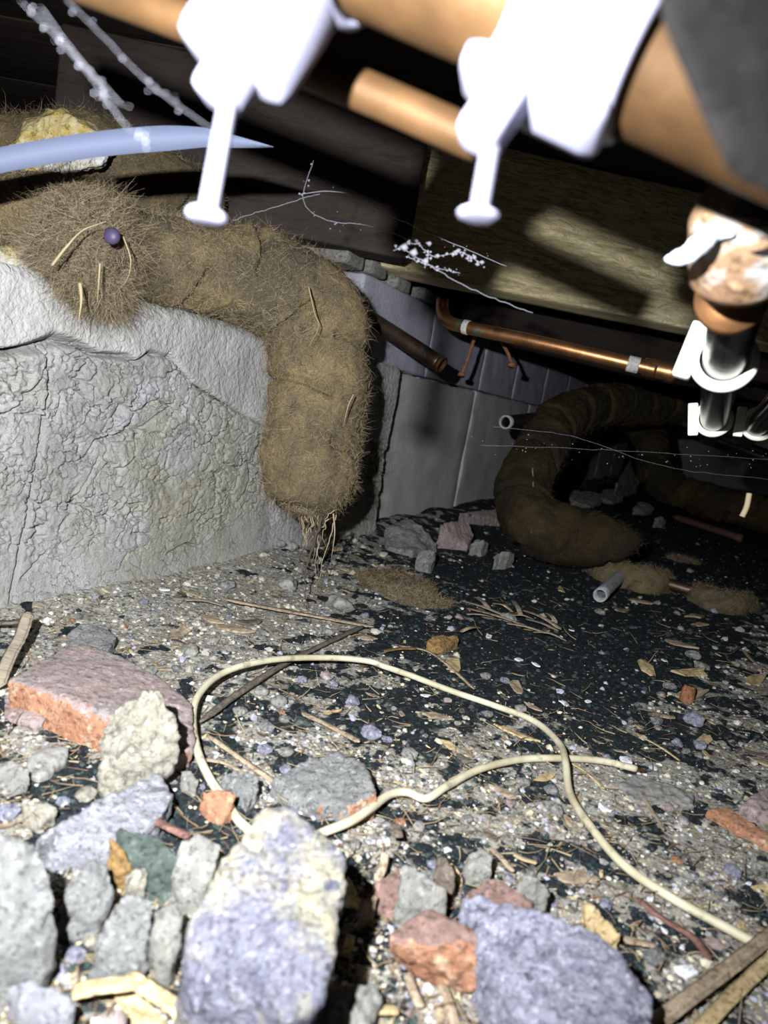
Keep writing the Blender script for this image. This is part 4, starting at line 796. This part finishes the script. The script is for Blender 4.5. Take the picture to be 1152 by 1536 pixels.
stick('lower golden straw crossing the bottom right corner', [(1175, 1420, .006), (1120, 1470, .005), (1080, 1510, .005), (1030, 1565, .004)], .0058, M['splinter_tan'], name='straw', cat='straw', seed=6)
stick('dark red-brown twig half buried left of the lower cable run', [(955, 1350), (990, 1375), (1040, 1405), (1065, 1440)], .0042, M['splinter_red'], name='twig')
stick('dark red twig stub beside the triangular brick chip', [(222, 1230, .012), (250, 1242, .012), (284, 1258, .010)], .0042, M['splinter_red'], name='twig')
stick('pinkish split twig below the cable loop', [(312, 1105), (360, 1140), (400, 1165), (430, 1185), (470, 1215)], .0042, M['splinter'], name='twig', seed=7)
stick('thin brown twig right under the pinkish split twig', [(305, 1142), (345, 1150), (380, 1172)], .0030, M['splinter'], name='twig')
stick('slender twig above the concrete shard', [(452, 1070), (490, 1085), (540, 1112)], .0045, M['splinter'], name='twig')
stick('tan bent twig right of the cable top', [(598, 968), (640, 975), (672, 998), (712, 1032)], .0030, M['splinter'], name='twig')
stick('short brown twig meeting the tan bent twig', [(576, 975), (600, 972), (625, 972)], .0040, M['bark'], name='twig')
stick('thin tan twig right of the cable crossing', [(858, 1145), (880, 1158), (908, 1182)], .0022, M['splinter_tan'], name='twig')
stick('thin dark twig on the grey plate', [(965, 1196), (980, 1218), (996, 1246)], .0024, M['splinter'], name='twig')
stick('long pale splinter past the bare cable end', [(955, 1100), (990, 1120), (1020, 1142)], .0026, M['splinter_tan'], name='splinter', cat='splinter')
stick('dry twig at the right edge on the black soil', [(1115, 975), (1130, 990), (1165, 1012)], .0045, M['splinter'], name='twig')
stick('small curved dark twig above the rusty cap', [(1075, 978), (1095, 980), (1110, 970)], .0025, M['splinter_dark'], name='twig')
stick('broad straw at the bottom left', [(190, 1465, .010), (235, 1495, .010), (280, 1525, .010), (330, 1570, .008)], .0065, M['splinter_tan'], name='straw', cat='straw', seed=9)
stick('yellow straw strip above the smooth cobble', [(108, 1488, .008), (150, 1480, .010), (202, 1478, .008)], .0060, M['splinter_tan'], name='straw', cat='straw', seed=10)
stick('short straw standing by the orange brick fragment', [(612, 1462), (622, 1490), (632, 1512)], .0040, M['splinter'], name='straw', cat='straw')
stick('straw running off the bottom edge below the orange brick', [(662, 1478), (672, 1505), (684, 1545)], .0038, M['splinter'], name='straw', cat='straw')
stick('short dark straw beside the jagged stone', [(745, 1436), (748, 1460), (752, 1485)], .0040, M['splinter'], name='straw', cat='straw')
stick('tan straw lying in front of the pale flat stone', [(540, 1520), (570, 1516), (598, 1514)], .0036, M['splinter_tan'], name='straw', cat='straw')
stick('pale splinter with a bright end above the rounded stone', [(771, 1279), (785, 1287), (806, 1294)], .0032, M['fibre_tan'], name='splinter', cat='splinter')
stick('brown splinter above the orange brick fragment', [(578, 1280, .010), (575, 1300, .008), (566, 1320, .006)], .0040, M['splinter'], name='splinter', cat='splinter')
stick('dark stick stub beside the whitish stone', [(592, 1240, .010), (596, 1258, .010)], .0050, M['splinter_dark'], name='twig')
stick('brown stem left of the rounded stone', [(735, 1268), (752, 1285), (770, 1308)], .0030, M['splinter'], name='twig')
stick('pale dry stem below the C-shaped lagging', [(842, 838), (860, 844), (878, 850)], .0055, M['old_wood'], name='twig')
stick('grey strip beside the far bark chip at right', [(935, 1412), (960, 1418), (985, 1420)], .0040, M['splinter'], name='splinter', cat='splinter')
# shavings heap
shv = [(692, 903, 760, 925), (700, 912, 790, 940), (718, 898, 735, 915), (740, 905, 770, 918), (770, 900, 782, 925), (785, 915, 842, 945), (790, 930, 838, 948), (765, 925, 800, 930), (700, 920, 740, 925), (820, 920, 836, 935), (760, 935, 820, 950), (690, 948, 720, 940), (800, 948, 850, 962)]
for i, (a, b_, c_, d_) in enumerate(shv):
    o = stick('curled wood shaving in the heap behind the cable', [(a, b_, .004), ((a+c_)/2, (b_+d_)/2-3, .009), (c_, d_, .004)], .006, M['splinter'] if i % 2 else M['old_wood'], .25, 'wood_shaving', 'shaving', seed=20+i, n=24); o['group'] = 'wood shavings behind the cable'
# splinter hanging in the web at right
strand('hanging_splinter', [P(1113, 775, .5), P(1120, 760, .5), P(1124, 740, .5)], .0020, M['fibre_tan'], None, 14, 6, 0, False, label='pale splinter hanging in a cobweb at the dark right', category='splinter')

# ------------------------------------------------------------------ countable pebbles and chips
U1 = 0.006
def chip(seed, el, flat):
    r_ = np.random.RandomState(seed); n = 9; t = np.sort(r_.uniform(0, 2*math.pi, n)+0); t = np.linspace(0, 2*math.pi, n, endpoint=False)+r_.uniform(-.25, .25, n)
    rr = r_.uniform(.6, 1.15, n); x = np.sign(np.cos(t))*np.abs(np.cos(t))**.6*rr*el; y = np.sin(t)*rr*.8; b_ = r_.uniform(-.25, .25)
    z = b_*(x/el)**2; top = np.column_stack([x, y, z+flat+r_.uniform(-.04, .08, n)]); bot = np.column_stack([x*1.03, y*1.05, z]); c = np.array([[0, 0, flat*1.5]])
    V = np.vstack([top, bot, c]); F_ = [(i, (i+1) % n, 2*n) for i in range(n)]+[(i+n, (i+1) % n+n, (i+1) % n, i) for i in range(n)]+[tuple(range(2*n-1, n-1, -1))]
    return V*U1, F_
def ico(seed, sub=3, flat=.7, el=1.2, am=.25, cuts=5):
    r_ = random.Random(seed); bm = bmesh.new(); bmesh.ops.create_icosphere(bm, subdivisions=sub, radius=1)
    v = np.array([q.co[:] for q in bm.verts]); f = [[q.index for q in k.verts] for k in bm.faces]; bm.free()
    for _ in range(cuts):
        n_ = np.array([r_.gauss(0, 1) for _ in range(3)]); n_ /= np.linalg.norm(n_); dd = r_.uniform(.5, .85); e = v@n_-dd; v = v-np.clip(e, 0, None)[:, None]*n_*.92
    v = v*(1+am*fbm(v+seed, 1.6, 3)+.07*fbm(v+seed, 6, 2))[:, None]*(el, 1, flat)
    return v*U1, f
def var(prefix, m, k, **kw): return [(lambda me: (me.materials.append(m), me)[1])(new_mesh(prefix, *ico(100*i+len(prefix)+hash(m.name) % 7*0, **kw), True)) for i in range(k)]
VAR = {}
for key_, mm, fl_, el_ in (('grey', 'st_grey', .65, 1.2), ('pale', 'st_pale', .7, 1.2), ('lilac', 'st_lilac', .7, 1.1), ('cream', 'st_cream', .6, 1.3), ('white', 'white', .4, 1.4), ('round', 'st_round', .7, 1.15), ('pink', 'brick_pink', .6, 1.2), ('orange', 'brick_orange', .6, 1.2), ('brown', 'splinter', .22, 2.4), ('tan', 'splinter_tan', .2, 2.8), ('dark', 'splinter_dark', .25, 1.9), ('green', 'st_green', .5, 1.2)):
    VAR[key_] = [new_mesh('piece', *ico(31*i+7, 3, fl_, el_, .3 if key_ not in ('round',) else .06, 5 if key_ != 'round' else 1)) for i in range(5)]
    if key_ in ('brown', 'tan', 'dark', 'white'): VAR[key_] = [new_mesh('piece', *chip(31*i+11, el_*.85, fl_*.6), False) for i in range(7)]
    for q in VAR[key_]: q.materials.append(M[mm])
WORD = dict(grey=('pebble', 'grey pebble'), pale=('pebble', 'pale concrete pebble'), lilac=('pebble', 'lilac-grey pebble'), cream=('mortar_crumb', 'cream mortar crumb'), white=('white_flake', 'white flake'), round=('pebble', 'smooth dark grey pebble'), pink=('brick_crumb', 'pink brick crumb'), orange=('brick_crumb', 'orange brick crumb'), brown=('wood_chip', 'brown wood chip'), tan=('wood_chip', 'tan wood chip'), dark=('wood_chip', 'dark wood chip'), green=('pebble', 'dark green pebble'))
PL = []
def pebble(kind, px, py, wpx, label=None, group=None, seed=None, ang=None):
    g = G(px, py); d = (g-CAM).dot(Fw); r_ = wpx/F*d/2/1.15; r2 = random.Random(int(px*7+py*13)); me = r2.choice(VAR[kind])
    nm = WORD[kind][0]; o = link(nm, me, None, label=label, category={'pebble': 'pebble', 'mortar_crumb': 'mortar', 'white_flake': 'flake', 'brick_crumb': 'brick', 'wood_chip': 'wood chip'}[nm])
    if group: o['group'] = group
    k = {'white': .4, 'brown': .25, 'tan': .22, 'dark': .28}.get(kind, .65)
    o.location = (g.x, g.y, hz(g)+r_*k*.55); o.scale = (r_/U1,)*3; o.rotation_euler = (r2.uniform(-.12, .12), r2.uniform(-.12, .12), ang if ang is not None else r2.uniform(0, 6.28)); PL.append((g.x, g.y, r_*1.1)); return o
# pieces placed one by one
ONE = [('pale', 428, 886, 40, 'pale pebble at the foot of the wall left of the roots'), ('grey', 412, 840, 26, 'grey pebble against the wall end, upper of two'), ('pale', 432, 838, 26, 'pale pebble hugging the right end of the low wall'), ('pale', 508, 915, 46, 'flat whitish stone right of the dangling roots'),
 ('pale', 283, 984, 34, 'whitish pebble behind the top left of the cable loop'), ('brown', 352, 948, 40, 'broad brown flake above the cable loop'), ('dark', 375, 938, 34, 'darker flake right of the broad brown flake'), ('round', 418, 1057, 28, 'smooth grey pebble inside the cable loop, right of two'), ('round', 392, 1042, 24, 'smooth grey pebble inside the cable loop, left of two'),
 ('pink', 490, 1016, 26, 'pink brick crumb just below the top of the cable'), ('lilac', 528, 1055, 28, 'lilac pebble below the pink brick crumb'), ('lilac', 556, 1101, 34, 'lilac pebble above the concrete shard'), ('lilac', 581, 1110, 20, 'small lilac pebble right of the lilac pebble above the shard'), ('lilac', 428, 1158, 24, 'lilac pebble left of the concrete shard'), ('lilac', 396, 1130, 26, 'lilac crumbs near the pinkish twig'),
 ('green', 452, 1090, 34, 'dark green clod left of the slender twig'), ('cream', 687, 1087, 14, 'tiny cream oval pebble inside the big cable curve'), ('cream', 452, 1106, 16, 'cream oval pebble beside the dark green clod'), ('lilac', 299, 1188, 18, 'lilac pebble by the cable left of the triangular chip'), ('lilac', 1040, 1085, 34, 'lilac pebble below the rusty cap'), ('lilac', 1015, 1118, 22, 'lilac pebble lower left of the one below the cap'), ('lilac', 1048, 1120, 24, 'lilac pebble lower right of the one below the cap'),
 ('cream', 1082, 1117, 14, 'yellowish crumb right of the lilac pebbles'), ('pale', 986, 1092, 15, 'grey-white chip above the bare cable end'), ('white', 732, 958, 16, 'bright white chip right of the bark lump'), ('white', 778, 993, 18, 'white flake on the black soil right of the bark lump'), ('white', 803, 1000, 14, 'thin white flake right of the larger white flake'), ('white', 995, 992, 12, 'white dot pebble on black soil, right of two'), ('white', 981, 992, 8, 'tiny white dot on black soil, left of two'), ('white', 882, 1052, 12, 'white flake in the middle of the black soil edge'), ('white', 797, 1057, 10, 'tiny white flake just above the cable'), ('white', 857, 947, 9, 'tiny white flake at the top of the black patch'),
 ('pale', 762, 931, 24, 'grey-white flake in front of the shavings'), ('brown', 1020, 970, 30, 'brown chip above the rusty cap'), ('round', 1025, 1231, 20, 'round grey pebble below the grey plate'), ('pink', 1000, 1212, 22, 'pink crumb above the round grey pebble'), ('pale', 895, 1276, 15, 'oval grey pebble touching the lower cable'), ('white', 973, 1352, 15, 'white flake right of the frayed bark chip, upper'), ('white', 996, 1397, 14, 'white flake right of the frayed bark chip, lower'), ('white', 540, 1410, 12, 'bright white crumb right of the biggest stone, upper'), ('white', 519, 1478, 14, 'bright white crumb right of the biggest stone, lower'),
 ('lilac', 606, 1445, 26, 'lilac pebble in front of the orange brick fragment'), ('pink', 615, 1522, 18, 'pink crumb at the bottom edge'), ('lilac', 616, 1508, 14, 'little lilac crumb just above the pink crumb at the bottom edge'), ('lilac', 648, 1300, 20, 'lilac crumb behind the pale angular stone'), ('lilac', 764, 1322, 20, 'lilac crumb left of the rounded cream-grey stone'), ('lilac', 830, 1360, 20, 'white-lilac crumb right of the rounded cream-grey stone'), ('lilac', 908, 1358, 24, 'lilac pebble beside the frayed bark chip'),
 ('pink', 1072, 1418, 28, 'pink crumb above the straws at bottom right'), ('grey', 980, 1440, 36, 'grey stone between the jagged stone and the straws'), ('lilac', 8, 1228, 40, 'lilac stone at the left edge below the cream crumb'), ('lilac', 94, 1208, 22, 'lilac pebble on the upper rim of the lilac slab'), ('cream', 128, 1198, 34, 'cream crumb at the upper rim of the lilac slab'), ('cream', 92, 1142, 26, 'cream crumb below the large broken brick'), ('lilac', 108, 1095, 18, 'lilac crumb just in front of the orange brick edge'), ('orange', 108, 943, 12, 'tiny orange crumb behind the large brick'), ('orange', 188, 947, 10, 'tiny orange crumb beside a black granule behind the large brick'),
 ('lilac', 214, 918, 16, 'lilac crumb at the foot of the wall'), ('lilac', 110, 1440, 40, 'lilac crumb heap above the yellow straw strip'), ('lilac', 85, 1462, 34, 'lilac crumb right above the smooth cobble'), ('cream', 135, 1410, 36, 'cream crumb above the lilac crumb heap'), ('cream', 152, 1492, 30, 'cream crumb under the yellow straw strip'), ('lilac', 298, 1502, 20, 'lilac pebble at the foot of the biggest stone, left'), ('green', 110, 1452, 24, 'dark green crumb by the lilac heap'), ('pink', 205, 1358, 24, 'pinkish pebble on the dark-speckled stone'), ('white', 178, 1322, 16, 'tiny bright white chip under the bark leaf'),
 ('brown', 665, 1520, 40, 'brown chip at the bottom edge'), ('tan', 205, 1525, 60, 'tan chip at the bottom edge left'), ('dark', 270, 905, 24, 'dark chip left of the short reed'), ('brown', 318, 935, 30, 'brown chip under the long brown reed'), ('grey', 340, 888, 28, 'dark lump on the wall foot rubble'), ('pink', 672, 1050, 16, 'pink crumb under the big cable curve'), ('tan', 682, 1000, 34, 'fibrous tan chip between twigs'), ('brown', 545, 955, 28, 'brown chip below the reed tip'), ('brown', 800, 1062, 18, 'small brown leaf standing above the cable'), ('brown', 775, 1032, 30, 'upright brown leaf right of the fibrous chip'), ('tan', 1130, 1020, 34, 'yellow-green chip at the right edge'), ('brown', 1045, 925, 30, 'dim brown chip at the far right soil'), ('cream', 900, 920, 16, 'tiny yellow crumb in the black patch'), ('brown', 960, 902, 26, 'light brown chip near the grey tube')]
for k_, x, y, w_, lb in ONE:
    pebble(k_, x, y, w_, lb)
LM = [(210, 950, 'beside the wall foot'), (450, 900, 'near the dangling roots'), (600, 830, 'by the rubble at the rear wall'), (760, 870, 'behind the wood shavings'), (1080, 930, 'on the dark soil at the far right'), (380, 1080, 'inside the cable loop'), (600, 1120, 'between concrete shard and big cable curve'), (720, 1010, 'behind the big cable curve'),
      (960, 1080, 'around the rusty cap'), (740, 1220, 'inside the lower cable curve'), (1060, 1280, 'right of the lower cable run'), (70, 1150, 'in front of the large broken brick'), (130, 1400, 'among the front left stones'), (560, 1440, 'around the orange brick fragment'), (840, 1340, 'behind the jagged stone'), (1000, 1480, 'around the bottom right straws'), (300, 1240, 'by the triangular brick chip')]
SIZE = {}
rs = random.Random(21); tries = 0; made = 0
KK = ['grey']*5+['pale']*6+['cream']*3+['lilac']*2+['white']*2+['round']*2+['pink']*1+['orange']*1+['brown']*4+['tan']*3+['dark']*3
while made < 330 and tries < 9000:
    tries += 1; x = rs.uniform(-30, 1180); y = 800+(rs.random()**.8)*740; 
    g = G(x, y); s_ = (g-WA).dot(WN)
    if s_ < .02: continue
    if y < 880 and x > 740 and rs.random() < .6: continue
    big_ = 2.0 if y > 1300 else 1.0
    wp = (8+20*rs.random()**2.5)*(0.7+.6*(y-800)/700)*(1.25 if y > 1300 else 1); d = (g-CAM).dot(Fw); r_ = wp/F*d/2
    sv = float(soot(np.array([g.x]), np.array([g.y]))[0])
    if rs.random() < (sv-.45)*1.1: continue
    if any((g.x-a)**2+(g.y-b_)**2 < (r_+c_)**2 for a, b_, c_ in PL): continue
    if any((g.x-a[0])**2+(g.y-a[1])**2 < (r_+a[2])**2 for a in CLR): continue
    if np.min((CABP[:, 0]-g.x)**2+(CABP[:, 1]-g.y)**2) < (r_+.004)**2: continue
    if any(np.min((q[:, 0]-g.x)**2+(q[:, 1]-g.y)**2) < (r_+.004)**2 for q in STK): continue
    k_ = rs.choice(KK); lm = min(LM, key=lambda q: (q[0]-x)**2+((q[1]-y)*1.3)**2)[2]
    if k_ in ('brown', 'tan', 'dark'): wp *= 1.5
    sz = 'small'; pebble(k_, x, y, wp, f'{sz} {WORD[k_][1]} {lm}', f'{WORD[k_][1]}s {lm}'); made += 1

# ------------------------------------------------------------------ cobwebs
def web(label, lines, dots, seed, r=.00012):
    rs = np.random.RandomState(seed); parts = []
    for l in lines:
        p = spline([P(*q) for q in l], 30); p = p+rs.normal(size=p.shape)*(.0002 if r > .00005 else .00004); parts.append(tube(p, r*rs.uniform(.7, 1.3), 4))
    for (x, y, d_, s_) in dots:
        c = np.array(P(x, y, d_)); v = OCT*(1+rs.uniform(-.4, .4, (6, 3)))*s_+c; parts.append((v, [tuple(q) for q in OCF]))
    v, f = merge(parts); link('cobweb', new_mesh('cobweb', v, f), M['web'], label=label, category='cobweb')
rs = np.random.RandomState(9)
def along(l, n, sp, s0_, s1_, seed=0):
    p = spline([list(q) for q in l], 200); i = rs.randint(0, 200, n); return [(p[k, 0]+rs.normal()*sp, p[k, 1]+rs.normal()*sp, p[k, 2], rs.uniform(s0_, s1_)) for k in i]
la = [(30, 0, .15), (90, 60, .15), (140, 120, .15), (190, 190, .15), (230, 215, .16)]; lb = [(100, 0, .15), (160, 60, .155), (230, 130, .155), (320, 195, .16)]
web('dusty cobweb strand hanging down at the upper left', [la, lb, [(60, 10, .15), (120, 90, .15), (185, 160, .155)]], along(la, 26, 9, .00012, .0004)+along(lb, 12, 4, .0001, .0003), 1, .00004)
lc = [(590, 375, .4), (625, 365, .4), (650, 385, .4), (690, 378, .4), (720, 395, .4)]; ld = [(610, 385, .4), (650, 400, .4), (690, 410, .4)]; le = [(470, 240, .45), (455, 300, .45), (490, 330, .45), (560, 340, .45), (640, 370, .45)]; lf = [(450, 290, .45), (520, 290, .45), (600, 330, .45), (760, 400, .45)]
web('clotted cobweb with pale dust lumps on the dark joist', [lc, ld, le, lf, [(350, 330, .45), (430, 305, .45), (480, 290, .45)], [(600, 370, .4), (700, 430, .4), (800, 470, .4)]], along(lc, 60, 3, .0004, .0014)+along(ld, 34, 2, .0003, .0009)+along(le, 30, 6, .0003, .0008)+along(lf, 20, 8, .0002, .0007)+[(608, 372, .4, .003), (622, 380, .4, .0028), (640, 392, .4, .0024), (645, 365, .4, .002)], 2, .0002)
lg = [(720, 668, .5), (850, 672, .5), (1000, 680, .5), (1170, 690, .5)]
web('horizontal cobweb thread with dust specks across the dark right', [lg, [(740, 640, .5), (860, 655, .5), (1000, 700, .5), (1160, 720, .5)]], along(lg, 60, 9, .0001, .0005), 3, .00007)
lh = [(1105, 590, .5), (1125, 575, .5), (1160, 565, .5)]
web('dusty web clot at the right edge beside the cream clip', [lh], along(lh, 30, 5, .0004, .0014), 4)
li = [(548, 560, .9), (565, 580, .9), (556, 600, .9), (530, 615, .9)]
web('thin web threads right of the large lagging bend', [li, [(548, 555, .9), (575, 590, .95)]], along(li, 10, 2, .0003, .0006), 5, .0003)
# the small look-alikes of one patch are told apart by their order from the left
ORD = ['leftmost', 'second from the left', 'third from the left', 'fourth from the left', 'fifth from the left', 'sixth from the left', 'seventh from the left', 'eighth from the left', 'ninth from the left', 'tenth from the left', 'eleventh from the left', 'twelfth from the left', 'thirteenth from the left']
by = {}
for o in bpy.data.objects:
    if o.get('group') and o.get('label') and not o.parent: by.setdefault(o['label'], []).append(o)
for lb_, os_ in by.items():
    if 1 < len(os_) <= 13:
        os_.sort(key=lambda q: proj(q.location)[0]); n_ = len(os_)
        for i, q in enumerate(os_): q['label'] = f"{lb_}, {'rightmost' if i == n_-1 else ('middle one' if n_ == 3 and i == 1 else ORD[i])}"
